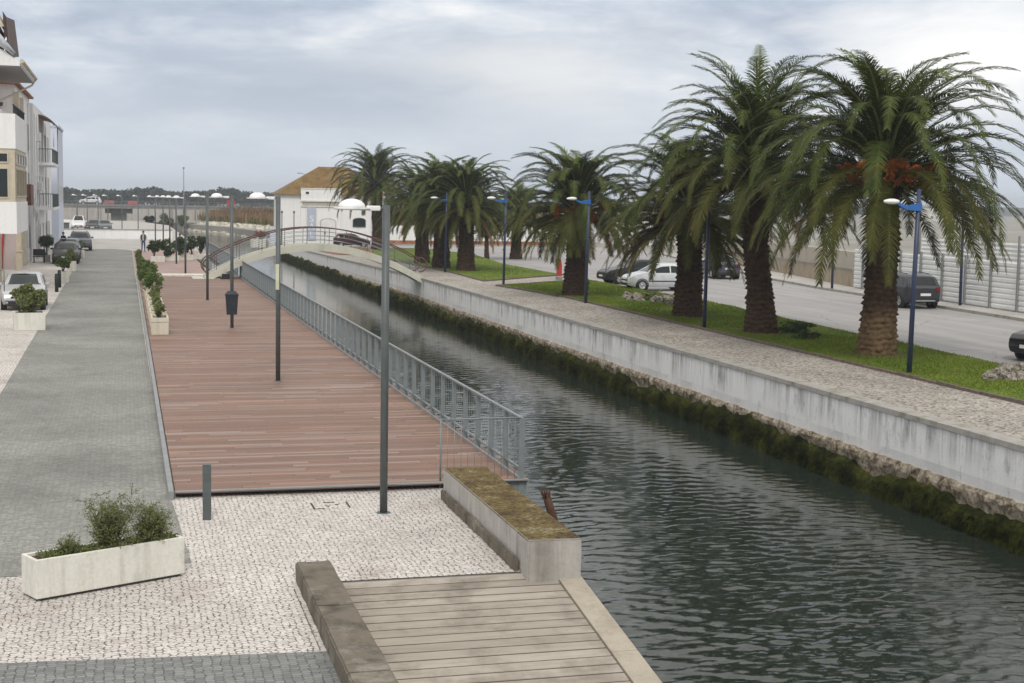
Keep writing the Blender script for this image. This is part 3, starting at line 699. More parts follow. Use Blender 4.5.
# ---- lamps on the left bank
def make_lamp():
    t = thing('street_lamp', 'x', 'street lamp', (0, 0, 0), 0, 'white domed lamps along the red deck')
    b = MB(); b.tube([(0, 0, 0), (0, 0, 4.72)], .06, 14); b.lathe([(.0, .012), (.11, .012), (.11, 0)], (0, 0, 0), 14); b.build('pole', M['pole'], t)
    b = MB(); b.tube([(-.03, 0, 4.665), (-.09, 0, 4.665)], .022, 8); b.build('bracket', M['pole'], t)
    b = MB(); b.box(-.30, -.09, -.035, .035, 4.63, 4.705, 0, .015); b.build('arm', M['white_lamp'], t)
    b = MB(); prof = [(.205*math.cos(a), 4.675+.13*math.sin(a)) for a in np.linspace(0, PI/2-.02, 9)]; b.lathe([(.0, 4.67)]+prof, (-.52, 0, 0), 24); b.build('dome', M['white_lamp'], t)
    b = MB(); b.lathe([(.0, 4.635), (.22, 4.635), (.275, 4.645), (.275, 4.67), (.2, 4.676)], (-.52, 0, 0), 24); b.build('rim', simple('grey white lamp rim', (.68, .68, .66), .5), t)
    return t
lamps = [(383.5, 513, 0), (278, 381, DZ), (232, 328, DZ), (207.5, 300, DZ), (185.5, 273.7, .02), (176.4, 263.7, .02), (170, 256, .02), (163.4, 250, .02), (155.5, 247, .0)]
LL = ['nearest tall grey lamp post with white dome standing on white cobbles', 'white domed lamp post on the deck with a pale notice strip tied to it', 'white domed lamp post on the deck carrying the dark litter bin',
      'white domed lamp post on the deck just beyond the litter bin post', 'white domed lamp post in front of the terrace hedge, nearest beyond the deck',
      'white domed lamp post at the hedge beside the person in the dark hoodie', 'white domed lamp post behind the hedge, left of the person in the hoodie',
      'white domed lamp post between the vest wearer and the terrace hedge', 'white domed lamp post farthest along the near bank, closest to the person in the vest']
lamp0 = make_lamp()
for i, (u, v, z) in enumerate(lamps):
    p = G(u, v, z); p[2] = z
    o = lamp0 if i == 0 else dup(lamp0, p, 0, LL[i])
    o.location = tuple(p); o['label'] = LL[i]
    if i == 1:
        b = MB(); b.box(-.07, .02, -.075, -.062, 2.35, 3.0); b.build('notice_strip', simple('pale yellow notice', (.55, .58, .42), .6), o)
    if i == 2:
        BX, BY = p[0], p[1]
for i, u in enumerate((137, 122, 109, 100, 90, 81)):
    X = (u-125)/1422*205
    o = dup(lamp0, (X, 205, 0), 0, ['white domed lamp post across the parapet wall, right of the bridge pier', 'white domed lamp post across the parapet wall in front of the bridge pier',
        'white domed lamp post beyond the parapet wall beside the green car', 'white domed lamp post beyond the parapet wall between the parked van and green car',
        'white domed lamp post beyond the parapet wall just left of the white van', 'white domed lamp post leftmost beyond the parapet wall beside the lilac building'][i], 'white domed lamps beyond the white parapet wall')
bn = thing('litter_bin', 'dark plastic litter bin fixed to the third lamp post', 'litter bin', (BX-.02, BY-.13, 0)); bn.scale = (.88, .88, 1.0)
b = MB(); b.add([(-.20, -.15, .62), (.20, -.15, .62), (.20, .09, .62), (-.20, .09, .62), (-.25, -.2, 1.30), (.25, -.2, 1.30), (.25, .09, 1.30), (-.25, .09, 1.30)],
      [(0, 3, 2, 1), (0, 1, 5, 4), (1, 2, 6, 5), (2, 3, 7, 6), (3, 0, 4, 7), (4, 5, 6, 7)]); b.build('bin_body', M['bin'], bn)
b = MB(); b.box(-.27, .27, -.22, .09, 1.303, 1.36, 0, .015); b.add([(-.25, -.2, 1.361), (.25, -.2, 1.361), (.25, .085, 1.361), (-.25, .085, 1.361), (-.15, -.1, 1.46), (.15, -.1, 1.46), (.15, .06, 1.46), (-.15, .06, 1.46)], [(0, 1, 5, 4), (1, 2, 6, 5), (2, 3, 7, 6), (3, 0, 4, 7), (4, 5, 6, 7)]); b.build('lid', M['bin'], bn)
b = MB(); b.box(-.04, .08, .09, .11, .8, .86); b.box(-.04, .08, .09, .11, 1.2, 1.26); b.build('clamp', M['pole'], bn)
# bollards
b = MB(); p = G(207, 520, 0); b.box(p[0]-.062, p[0]+.062, p[1]-.03, p[1]+.03, 0, .84, 0, .006)
tag(b.build('bollard', M['pole']), 'single dark grey flat bollard on the white cobbles in front of the deck', 'bollard')
def bollard(u, v, label):
    p = G(u, v, 0); m = MB(); m.lathe([(.0, .0), (.09, .0), (.09, .78), (.075, .80), (.075, .83), (.085, .85), (.085, .88), (.05, .905), (.0, .91)], (p[0], p[1], 0), 14)
    tag(m.build('bollard', M['black']), label, 'bollard', 'black bollards beside the left planters')
bollard(56.7, 292, 'black round bollard nearer the camera of the pair by the round clipped planter'); bollard(59.5, 287.5, 'black round bollard farther from the camera of the pair by the round clipped planter')

# ---- blue lamps on the right bank
def make_blue():
    t = thing('blue_lamp_post', 'x', 'lamp post', (0, 0, 0), 0, 'blue lamp posts along the promenade lawn')
    b = MB(); b.tube([(0, 0, -.05), (0.03, 0, 2.6), (0.06, 0, 5.15)], [.075, .066, .058], 10); b.build('pole', M['blue'], t)
    b = MB(); b.add([(.12, -.09, 4.53), (.12, .09, 4.53), (.12, -.09, 4.76), (.12, .09, 4.76), (-.35, -.06, 4.58), (-.35, .06, 4.58), (-.35, -.06, 4.68), (-.35, .06, 4.68), (-.62, -.03, 4.72), (-.62, .03, 4.72), (-.62, -.03, 4.78), (-.62, .03, 4.78)],
          [(0, 1, 3, 2), (0, 4, 5, 1), (2, 3, 7, 6), (0, 2, 6, 4), (1, 5, 7, 3), (4, 8, 9, 5), (6, 7, 11, 10), (4, 6, 10, 8), (5, 9, 11, 7), (8, 10, 11, 9)]); b.build('arm', M['blue_bright'], t)
    b = MB(); pr = [(0.001, -1.02), (.07, -.98), (.115, -.85), (.12, -.7), (.08, -.58), (0.001, -.52)]; b.lathe([(r, h) for r, h in pr], (0, 0, 0), 12, 0, 'x')
    b.v = [(x, y*1.1, 4.79+z*.65) for x, y, z in b.v]; b.build('lamp_head', M['white_lamp'], t); return t
blue0 = make_blue()
BL = ['tall blue lamp post in front of the biggest palm trunk', 'dark blue lamp post beside the palm trunk with hanging dry fronds', 'blue lamp post in front of the palm with orange fruit at the path corner',
      'blue lamp post at the near corner of the lawn where the path turns off', 'blue lamp post among the trunks of the far palm group']
for i, (u, v) in enumerate(((909, 374), (704, 329), (585.5, 303), (503.5, 285), (445, 272))):
    p = GR(u, v); o = blue0 if i == 0 else copy_tree(blue0); o.location = tuple(p); o['label'] = BL[i]
for i, (u, v) in enumerate(((960, 306), (832, 289))):
    p = GR(u, v); o = copy_tree(blue0); o.location = tuple(p); o.rotation_euler = (0, 0, PI); o['group'] = 'blue lamp posts along the sheet fence'
    o['label'] = ['blue lamp post against the sheet fence right of the dark grey SUV', 'blue lamp post against the sheet fence left of the biggest palm trunk'][i]
def tall_light(loc, h, arm, label, rz=0):
    t = thing('tall_street_light', label, 'street light', loc, rz)
    b = MB(); b.tube([(0, 0, 0), (0, 0, h)], [.11, .06], 8); b.build('pole', M['fence_post'], t)
    b = MB(); b.tube([(0, 0, h-.03), (-arm*.5, 0, h+.2), (-arm, 0, h+.32)], .05, 6); b.build('arm', M['fence_post'], t)
    b = MB(); b.box(-arm-.5, -arm, -.12, .12, h+.26, h+.38, 0, .03); b.build('lamp_head', M['fence_post'], t)
Y = 130.; tall_light(((637-125)/1422*Y, Y, -.2), 8.2, 1.0, 'tall grey street light with bent arm rising behind the palm tops')
Y = 210.; tall_light(((299-125)/1422*Y, Y, -.5), 8.6, .9, 'tall grey street light behind the left roof slope of the white house')
Y = 110.; tall_light(((984-125)/1422*Y, Y, 0), 6.9, 0.9, 'tall grey street light far behind the sheet fence at the right')
b = MB(); b.tube([(11.3, 292, -1), (11.3, 292, 10.4)], [.16, .08], 8); b.box(11.1, 11.5, 291.9, 292.1, 10.2, 10.5); tag(b.build('mast', M['fence_post']), 'tall thin mast above the distant trees at the left', 'mast')

# ---- white sheet fence and rendered wall along the road
fl = [(38.1, 30), (38.35, 45), (38.75, 54), (39.2, 60.5), (39.75, 67), (40.3, 73.5)]
ft = thing('sheet_fence', 'white corrugated sheet fence with grey posts along the far side of the road', 'fence', (38, 50, 0))
def along(pts, step):
    out = []; d0 = 0.0
    seg = [(Vector(a), Vector(b)) for a, b in zip(pts, pts[1:])]
    for a, c in seg:
        L = (c-a).length
        while d0 <= L: out.append((a+(c-a)*(d0/L), (c-a).normalized())); d0 += step
        d0 -= L
    return out
b = MB()
for (x0, y0), (x1, y1) in zip(fl, fl[1:]):
    d = Vector((x1-x0, y1-y0)).normalized(); q = Vector((-d.y, d.x)); nr = 9
    for r in range(nr):
        z0 = zr(y0)+.06+r*.245; z1 = z0+.238
        for (xa, ya, xb, yb) in ((x0, y0, x1, y1),):
            o = q*(.035)
            b.add([(xa-38, ya-50, z0), (xb-38, yb-50, z0), (xb-38+o.x, yb-50+o.y, z0+.06), (xa-38+o.x, ya-50+o.y, z0+.06), (xb-38+o.x, yb-50+o.y, z1-.06), (xa-38+o.x, ya-50+o.y, z1-.06), (xb-38, yb-50, z1), (xa-38, ya-50, z1)],
                  [(0, 1, 2, 3), (3, 2, 4, 5), (5, 4, 6, 7)])
    b.add([(x0-38+.06, y0-50, zr(y0)), (x1-38+.06, y1-50, zr(y1)), (x1-38+.06, y1-50, zr(y1)+2.2), (x0-38+.06, y0-50, zr(y0)+2.2)], [(0, 1, 2, 3)])
b.build('sheet_panels', M['fence_white'], ft)
for p, d in along(fl, 2.35):
    q = Vector((-d.y, d.x))*.07; c = p+q; m = MB(); m.box(-.06, .06, -.05, .05, 0, 2.42)
    o = m.build('post', M['fence_post'], ft); o.location = (c.x-38, c.y-50, zr(p.y))
b = MB()
f2 = [(47, 40), (47.5, 62), (48.5, 80)]
for (x0, y0), (x1, y1) in zip(f2, f2[1:]):
    for r in range(11):
        z0 = zr(y0)+.05+r*.25; b.add([(x0, y0, z0), (x1, y1, z0), (x1-.04, y1, z0+.12), (x0-.04, y0, z0+.12), (x1, y1, z0+.24), (x0, y0, z0+.24)], [(0, 1, 2, 3), (3, 2, 4, 5)])
    b.add([(x0+.05, y0, 0), (x1+.05, y1, 0), (x1+.05, y1, 2.9), (x0+.05, y0, 2.9)], [(0, 1, 2, 3)])
f2t = thing('sheet_fence', 'second pale fence standing farther back above the white sheet fence', 'fence', (0, 0, 0))
b.build('sheet_panels', M['fence_white'], f2t)
for p, d in along(f2, 3.2):
    m = MB(); m.box(p.x-.16, p.x-.08, p.y-.05, p.y+.05, 0, 3.4); m.build('post', M['fence_post'], f2t)
wl = [(40.6, 74.2), (42.6, 84), (47.6, 107), (56.5, 140)]
wt = thing('rendered_wall', 'stained beige rendered wall with a stone ledge beyond the sheet fence', 'wall', (0, 0, 0))
def wall_seg(name, pts, th, z0, z1, mat, parent, off=0.0):
    b = MB()
    for i, ((x0, y0), (x1, y1)) in enumerate(zip(pts, pts[1:])):
        d = Vector((x1-x0, y1-y0)).normalized(); q = Vector((d.y, -d.x))
        A = [Vector((x0, y0))+q*off, Vector((x1, y1))+q*off, Vector((x1, y1))+q*th, Vector((x0, y0))+q*th]
        h = [zr(y0), zr(y1), zr(y1), zr(y0)]
        b.add([(p.x, p.y, hh+z0) for p, hh in zip(A, h)]+[(p.x, p.y, hh+z1) for p, hh in zip(A, h)], [(0, 3, 2, 1), (4, 5, 6, 7), (0, 1, 5, 4), (1, 2, 6, 5), (2, 3, 7, 6), (3, 0, 4, 7)])
    return b.build(name, mat, parent)
wall_seg('lower_wall', wl, .5, -.3, 1.0, M['beige_wall'], wt); wall_seg('ledge', wl, .5, 1.0, 1.12, M['coping'], wt, -.07); wall_seg('upper_wall', wl, .5, 1.12, 2.05, stained('pale beige render', (0.46, 0.42, 0.35), (0.28, 0.24, 0.18), .5), wt, .08)

# ---- red banner sign at the path
p = GR(559, 279.5); bs = thing('banner_sign', 'upright red banner sign on a grey base behind the fruiting palm', 'banner sign', tuple(p), 0, None, .82)
b = MB(); b.box(-.22, .22, -.18, .18, 0, .22, 0, .03); b.build('base', M['fence_post'], bs)
b = MB(); b.tube([(-.2, 0, .2), (-.2, 0, 1.55)], .02, 6); b.build('pole', M['fence_post'], bs)
b = MB(); b.prism([(-.19, .25), (.2, .25), (.22, 1.0), (.12, 1.45), (-.19, 1.55)], -.012, .012); b.build('cloth', M['red'], bs)

# ================================================================== PALMS
def frond(V, Fq, Ft, mats_q, mats_t, rs, base, phi, e0, L, droop, mi, lw=.034, leaf=.52, nl=62, side_amp=.25, sparse=1.0):
    """one feather leaf: arching midrib with two rows of folded leaflets"""
    n = 12; pts = [Vector(base)]; tang = []
    tw = rs.uniform(-.25, .25); bend = rs.uniform(-side_amp, side_amp)
    for i in range(n):
        s = (i+.5)/n; e = e0-droop*(s**1.75); a = phi+bend*s*s
        t = Vector((math.cos(e)*math.cos(a), math.cos(e)*math.sin(a), math.sin(e))); tang.append(t); pts.append(pts[-1]+t*(L/n))
    def at(s):
        k = min(int(s*n), n-1); f = s*n-k; return pts[k].lerp(pts[k+1], f), tang[k].lerp(tang[min(k+1, n-1)], f).normalized()
    # midrib
    o = len(V)
    for i in range(0, n+1, 2):
        t = tang[min(i, n-1)]; sd = t.cross(Vector((0, 0, 1)))
        if sd.length < .05: sd = Vector((-math.sin(phi), math.cos(phi), 0))
        sd.normalize(); up = sd.cross(t); w = (.052*(1-i/n)+.009)
        V += [pts[i]+sd*w, pts[i]-sd*w, pts[i]-up*w*1.1]
    for i in range(n//2):
        for j in range(3): Fq.append((o+i*3+j, o+i*3+(j+1) % 3, o+i*3+3+(j+1) % 3, o+i*3+3+j)); mats_q.append(3)
    for k in range(nl):
        s = .10+.90*(k+rs.random()*.6)/nl
        if rs.random() > sparse: continue
        p, t = at(min(s, .999))
        sd = t.cross(Vector((0, 0, 1)))
        if sd.length < .05: sd = Vector((-math.sin(phi), math.cos(phi), 0))
        sd.normalize(); up = sd.cross(t).normalized()
        c, q = math.cos(tw), math.sin(tw); sd, up = sd*c+up*q, up*c-sd*q
        ll = leaf*(min(1, (s-.02)/.28)**.8)*(1-.62*max(0, (s-.55)/.45)**1.5)*rs.uniform(.85, 1.1)
        al = math.radians(62-32*s)+rs.uniform(-.12, .12)
        for sg in (-1, 1):
            lift = math.radians(rs.uniform(-2, 20))
            d = (t*math.cos(al)+(sd*sg*math.cos(lift)+up*math.sin(lift))*math.sin(al)).normalized()
            wv = t*(lw*.5)*rs.uniform(.8, 1.2)
            m = p+d*(ll*.55); dd = (d-Vector((0, 0, rs.uniform(.12, .5)))).normalized(); e = m+dd*(ll*.45)
            o = len(V); V += [p-wv, p+wv, m+wv*.9, m-wv*.9, e]
            Fq.append((o, o+1, o+2, o+3)); mats_q.append(mi); Ft.append((o+3, o+2, o+4)); mats_t.append(mi)
class Bag: pass
def np_mesh(name, V, Fq, Ft, mq, mt, mats, parent):
    me = bpy.data.meshes.new(name); nv = len(V); nq = len(Fq); nt = len(Ft)
    me.vertices.add(nv); me.vertices.foreach_set('co', np.array([tuple(v) for v in V], dtype=np.float32).ravel())
    me.loops.add(nq*4+nt*3); li = np.concatenate([np.array(Fq, dtype=np.int32).ravel(), np.array(Ft, dtype=np.int32).ravel()] if nt else [np.array(Fq, dtype=np.int32).ravel()])
    me.loops.foreach_set('vertex_index', li)
    me.polygons.add(nq+nt); ls = np.concatenate([np.arange(nq)*4, nq*4+np.arange(nt)*3]).astype(np.int32)
    me.polygons.foreach_set('loop_start', ls)
    for m in mats: me.materials.append(m)
    me.polygons.foreach_set('material_index', np.array(list(mq)+list(mt), dtype=np.int32))
    me.update(calc_edges=True); me.validate()
    o = bpy.data.objects.new(name, me); COL.objects.link(o); o.parent = parent; return o
PM = [M['palm_new'], M['palm_mid'], M['palm_old'], M['rachis'], M['palm_dry']]
def trunk_mesh(parent, pts, rad, rs, scale_r=.115):
    """column of leaf scars: pts are (x, y, z) along the axis, rad the radius there"""
    nth = 60; H = pts[-1][2]; nzr = int(H/.045); V = []; Fq = []
    zs = [p[2] for p in pts]
    for i in range(nzr+1):
        z = H*i/nzr; cx = np.interp(z, zs, [p[0] for p in pts]); cy = np.interp(z, zs, [p[1] for p in pts]); r0 = np.interp(z, zs, rad)
        row = z/.17
        for k in range(nth):
            a = 2*PI*k/nth; ri = int(row+.35*nz(math.cos(a)*1.5, math.sin(a)*1.5, z*.7)); f = min(1, max(0, row-ri)); u = a/(2*PI)*14+.5*(ri % 2)+.15*nz(ri*.7, 4.4)
            hsh = noise.cell(Vector((int(u) % 14+.5, ri+.5, H)))*.5+.5; lat = abs(math.sin(PI*(u % 1.0)))
            sc_ = (1-f)**.8*(.1+.9*lat**.6)*(.35+.9*hsh)
            r = r0+scale_r*sc_+.035*nz(math.cos(a)*2.1+cx, math.sin(a)*2.1, z*1.9)+.03*nz(math.cos(a)*7, math.sin(a)*7, z*8)
            V.append((cx+r*math.cos(a), cy+r*math.sin(a), z-.12))
    for i in range(nzr):
        for k in range(nth): Fq.append((i*nth+k, i*nth+(k+1) % nth, (i+1)*nth+(k+1) % nth, (i+1)*nth+k))
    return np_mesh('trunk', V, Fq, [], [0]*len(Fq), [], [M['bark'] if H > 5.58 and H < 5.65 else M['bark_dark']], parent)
def crown(parent, top, L, seed, n=150, dry=6, leaf=.5, name='crown', spread=1.0, lw=.040, nl=104, up=1.0):
    rs = random.Random(seed); V = []; Fq = []; Ft = []; mq = []; mt = []
    for i in range(n):
        f = (i+.5)/n; phi = i*2.399963+rs.uniform(-.2, .2)
        e0 = math.radians(87-108*f**1.0+rs.uniform(-8, 8))
        droop = math.radians((84+36*min(1, f/.40)-62*max(0, f-.5)/.5)*spread+rs.uniform(-16, 16))
        l = L*(.86+.18*math.sin(PI*min(1, f*1.05)))*rs.uniform(.88, 1.08)
        if f < .10: l *= .92*up
        r0 = .12+.30*f; b = (top[0]+r0*math.cos(phi), top[1]+r0*math.sin(phi), top[2]+.25-.85*f)
        mi = 0 if f < .14 else (1 if f < .62+rs.uniform(-.15, .15) else 2)
        if f > .86 and rs.random() < .14: mi = 4
        frond(V, Fq, Ft, mq, mt, rs, b, phi, e0, l, droop, mi, lw, leaf, nl)
    c = np_mesh(name, V, Fq, Ft, mq, mt, PM, parent)
    if dry:
        V = []; Fq = []; Ft = []; mq = []; mt = []
        for i in range(dry):
            phi = i*2.39996*1.3+rs.uniform(-.4, .4)
            frond(V, Fq, Ft, mq, mt, rs, (top[0]+.42*math.cos(phi), top[1]+.42*math.sin(phi), top[2]-.62), phi, math.radians(rs.uniform(-28, 14)), L*rs.uniform(.6, .92), math.radians(rs.uniform(48, 70)), 4, lw*.8, leaf*.7, 46, .3, .8)
        np_mesh('dead_fronds', V, Fq, Ft, mq, mt, PM, parent)
    # cut leaf bases under the crown
    b = MB()
    for i in range(70):
        a = i*2.39996; z = top[2]-1.0+.9*(i/70); r = .40+.12*math.sin(PI*(i/70))
        p = Vector((top[0]+r*math.cos(a), top[1]+r*math.sin(a), z)); d = Vector((math.cos(a)*.5, math.sin(a)*.5, .75)).normalized()
        b.tube([p-d*.1, p+d*rs.uniform(.18, .4)], [.07, .035], 5, 0)
    b.build('leaf_bases', M['bark'], parent); return c
def fruits(parent, top, n, seed, r=.62, angs=None):
    rs = random.Random(seed)
    for i in range(n):
        a = angs[i] if angs else i*2.1+seed; b = MB(); c = Vector((top[0], top[1], top[2]-.15))
        e = c+Vector((math.cos(a)*(r+.75), math.sin(a)*(r+.75), rs.uniform(-.1, .55)))
        b.tube([c, c.lerp(e, .6)+Vector((0, 0, .15)), e], [.035, .03, .018], 5, 1)
        for k in range(34):
            q = e+Vector((rs.gauss(0, .2), rs.gauss(0, .2), rs.uniform(-.55, .15))); b.tube([e, e.lerp(q, .5)+Vector((0, 0, .05)), q], .008, 3, 1, False)
            for j in range(9):
                w = e.lerp(q, .45+.55*rs.random())+Vector((rs.gauss(0, .03), rs.gauss(0, .03), rs.gauss(0, .03))); s = rs.uniform(.028, .048)
                b.add([w+Vector((s, 0, 0)), w-Vector((s, 0, 0)), w+Vector((0, s, 0)), w-Vector((0, s, 0)), w+Vector((0, 0, s*1.3)), w-Vector((0, 0, s*1.3))],
                      [(0, 2, 4), (2, 1, 4), (1, 3, 4), (3, 0, 4), (2, 0, 5), (1, 2, 5), (3, 1, 5), (0, 3, 5)], 0)
        b.build('fruit_cluster', [M['fruit'], M['rachis']], parent)
GP = 'canary palms on the promenade lawn'
toward = lambda p: math.atan2(-p[1], -p[0])     # direction from a palm to the viewer's side of the lawn
def palm(u, v, label, tops, rads, L, seed, rz=0, **k):
    p = GR(u, v); t = thing('palm_tree', label, 'palm tree', tuple(p), rz, GP)
    pts = [(0, 0, 0)]+tops; trunk_mesh(t, pts, rads, random.Random(seed)); top = tops[-1]
    fr = k.pop('fruit', 0); fa = k.pop('fang', None); crown(t, (top[0], top[1], top[2]+.35), L, seed, **k)
    if fr: fruits(t, (top[0], top[1], top[2]+.15), fr, seed, angs=fa)
    return t, p
def spread_to(p, offs): a = toward(p); return [a+o for o in offs]
p1 = GR(877, 355)
P1, _ = palm(877, 355, 'biggest palm with the thickest trunk and clusters of orange fruit, nearest to the camera', [(0, 0, .5), (0.03, 0, 2.2), (0.06, 0, 3.6), (.03, 0, 5.6)], [.63, .56, .45, .43, .42], 5.15, 11, n=124, dry=6, fruit=6, fang=spread_to(p1, (-.9, -.4, .1, .5, .95, 1.5)), leaf=.62)
P2, _ = palm(761, 333, 'tall palm with upright new fronds and a tapered leaning trunk, second nearest', [(0, 0, .5), (-.12, 0, 1.7), (-.34, 0, 3.4), (-.42, 0, 5.75)], [.63, .55, .42, .40, .42], 4.55, 23, n=116, dry=12, leaf=.62, up=1.32)
P3, _ = palm(688, 317, 'shorter palm with brown dried fronds hanging round its trunk beside the white hatchback', [(0, 0, .5), (0, 0, 2.0), (-.02, 0, 4.15)], [.64, .56, .48, .44], 4.3, 37, n=100, dry=34, fruit=2, fang=[-1.9, -2.7], leaf=.58)
p4 = GR(575, 296)
P4, _ = palm(575, 296, 'palm with bright orange fruit at the lawn corner behind the blue lamp post', [(0, 0, .5), (.02, 0, 2.0), (.06, 0, 4.15)], [.66, .56, .46, .44], 4.2, 41, n=110, dry=5, fruit=4, fang=spread_to(p4, (-.9, -.1, .5, 1.2)), leaf=.58)
P5, _ = palm(466, 271, 'right hand palm of the far group, its whole trunk in view', [(0, 0, .5), (0, 0, 2.0), (-.02, 0, 4.3)], [.64, .56, .46, .44], 4.4, 53, n=100, dry=6, nl=78, lw=.052, leaf=.52)
def palm_copy(src, u, v, label, rz, s):
    p = GR(u, v); o = copy_tree(src); o.location = tuple(float(c) for c in p); o.rotation_euler = (0, 0, rz); o.scale = (s,)*3; o['label'] = label; return o
palm_copy(P5, 441, 268, 'middle palm of the far group, its trunk partly behind a blue lamp post', 2.1, 1.03)
palm_copy(P5, 422, 263, 'left hand palm of the far group standing nearest the footbridge end', 4.0, .96)
P8, _ = palm(378, 250, 'tall palm standing against the white house', [(0, 0, .5), (-.05, 0, 2.5), (-.2, 0, 6.5)], [.75, .62, .50, .50], 5.7, 67, n=112, dry=3, nl=70, lw=.064, leaf=.62)
palm_copy(P5, 516, 258, 'distant palm across the road, showing between the far group and the fruiting palm', 1.2, .86)
# slim palm behind the lawn
p = GR(487, 258); t = thing('palm_tree', 'slim trunked small palm behind the right hand palm of the far group', 'palm tree', tuple(p), 0, GP)
trunk_mesh(t, [(0, 0, 0), (-.05, 0, 1.2), (-.1, 0, 2.6)], [.22, .16, .15], random.Random(3), .03); crown(t, (-.1, 0, 2.8), 2.2, 71, n=46, dry=0, nl=34, lw=.05, leaf=.4)

for k, (u, v, r) in enumerate(((877, 355, 1.35), (761, 333, 1.3), (688, 317, 1.2), (575, 296, 1.15))):
    p = GR(u, v); pts = [(p[0]+r*(1+.35*nz(math.cos(q*.3)*2, math.sin(q*.3)*2, k))*math.cos(q*2*PI/21), p[1]+r*(1+.35*nz(math.cos(q*.3)*2, math.sin(q*.3)*2, k+7))*math.sin(q*2*PI/21)) for q in range(21)]
    sheet('bare_soil_ring', pts, lambda y: zr(y)+.036, M['worn_soil'])
# ================================================================== SHRUBS, PLANTERS, ROCKS
def leaf_cloud(b, c, r, n, size, rs, mi=0, shell=.25, flat=1.0, clumps=14):
    """leaf faces gathered in uneven clumps"""
    cs = []
    for _ in range(clumps):
        d = Vector((rs.gauss(0, 1), rs.gauss(0, 1), rs.gauss(0, 1))).normalized()*(rs.random()**.5)*.78
        cs.append((Vector((c[0]+d.x*r[0], c[1]+d.y*r[1], c[2]+d.z*r[2])), rs.uniform(.22, .45)))
    for i in range(n):
        q, k = cs[i % clumps]
        d = Vector((rs.gauss(0, 1), rs.gauss(0, 1), rs.gauss(0, 1)*flat)).normalized()*(shell+(1-shell)*rs.random()**.5)*k
        p = q+Vector((d.x*r[0], d.y*r[1], d.z*r[2]))
        a = Vector((rs.gauss(0, 1), rs.gauss(0, 1), rs.gauss(0, .8))).normalized(); w = a.cross(Vector((rs.gauss(0, 1), rs.gauss(0, 1), rs.gauss(0, 1)))).normalized()
        s = size*rs.uniform(.6, 1.3); b.add([p-a*s*.5, p+w*s*.2, p+a*s*.6, p-w*s*.2], [(0, 1, 2, 3)], mi)
    return cs
def shrub(name, label, cat, loc, r, n, size, mat, seed, h0=0.0, group=None, stems=5, clumps=14):
    rs = random.Random(seed); t = thing(name, label, cat, loc, 0, group); b = MB()
    cs = leaf_cloud(b, (0, 0, h0+r[2]), r, n, size, rs, clumps=clumps); b.build('foliage', mat, t)
    b = MB()
    for q, k in cs[:stems+4]: b.tube([(rs.uniform(-.08, .08), rs.uniform(-.08, .08), 0), (q.x*.4, q.y*.4, q.z*.5), tuple(q)], [.022, .014, .006], 5)
    b.build('stems', M['stem'], t); return t
def planter(name, label, loc, rz, w, l, h, mat, taper=.0, soil=.05, group=None, wall=.06, foot=0.0):
    t = thing(name, label, 'planter', loc, rz, group); b = MB()
    x, y = w/2, l/2
    o = [(-x, -y), (x, -y), (x, y), (-x, y)]; i = [(-x+wall, -y+wall), (x-wall, -y+wall), (x-wall, y-wall), (-x+wall, y-wall)]
    V = [(p[0]*(1-taper), p[1]*(1-taper), foot) for p in o]+[(p[0], p[1], h) for p in o]+[(p[0], p[1], h) for p in i]+[(p[0], p[1], h-soil-.03) for p in i]
    Fc = [(0, 3, 2, 1)]+[(k, (k+1) % 4, 4+(k+1) % 4, 4+k) for k in range(4)]+[(4+k, 4+(k+1) % 4, 8+(k+1) % 4, 8+k) for k in range(4)]+[(8+k, 8+(k+1) % 4, 12+(k+1) % 4, 12+k) for k in range(4)]
    b.add(V, Fc); ob = b.build('box', mat, t, recalc=False)
    bv = ob.modifiers.new('bevel', 'BEVEL'); bv.width = .008; bv.segments = 2; bv.limit_method = 'ANGLE'
    b = MB(); b.box(-x+wall+.002, x-wall-.002, -y+wall+.002, y-wall-.002, h-soil-.1, h-soil); b.build('soil', M['soil'], t)
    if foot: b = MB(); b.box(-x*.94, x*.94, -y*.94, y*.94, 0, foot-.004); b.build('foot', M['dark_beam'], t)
    return t
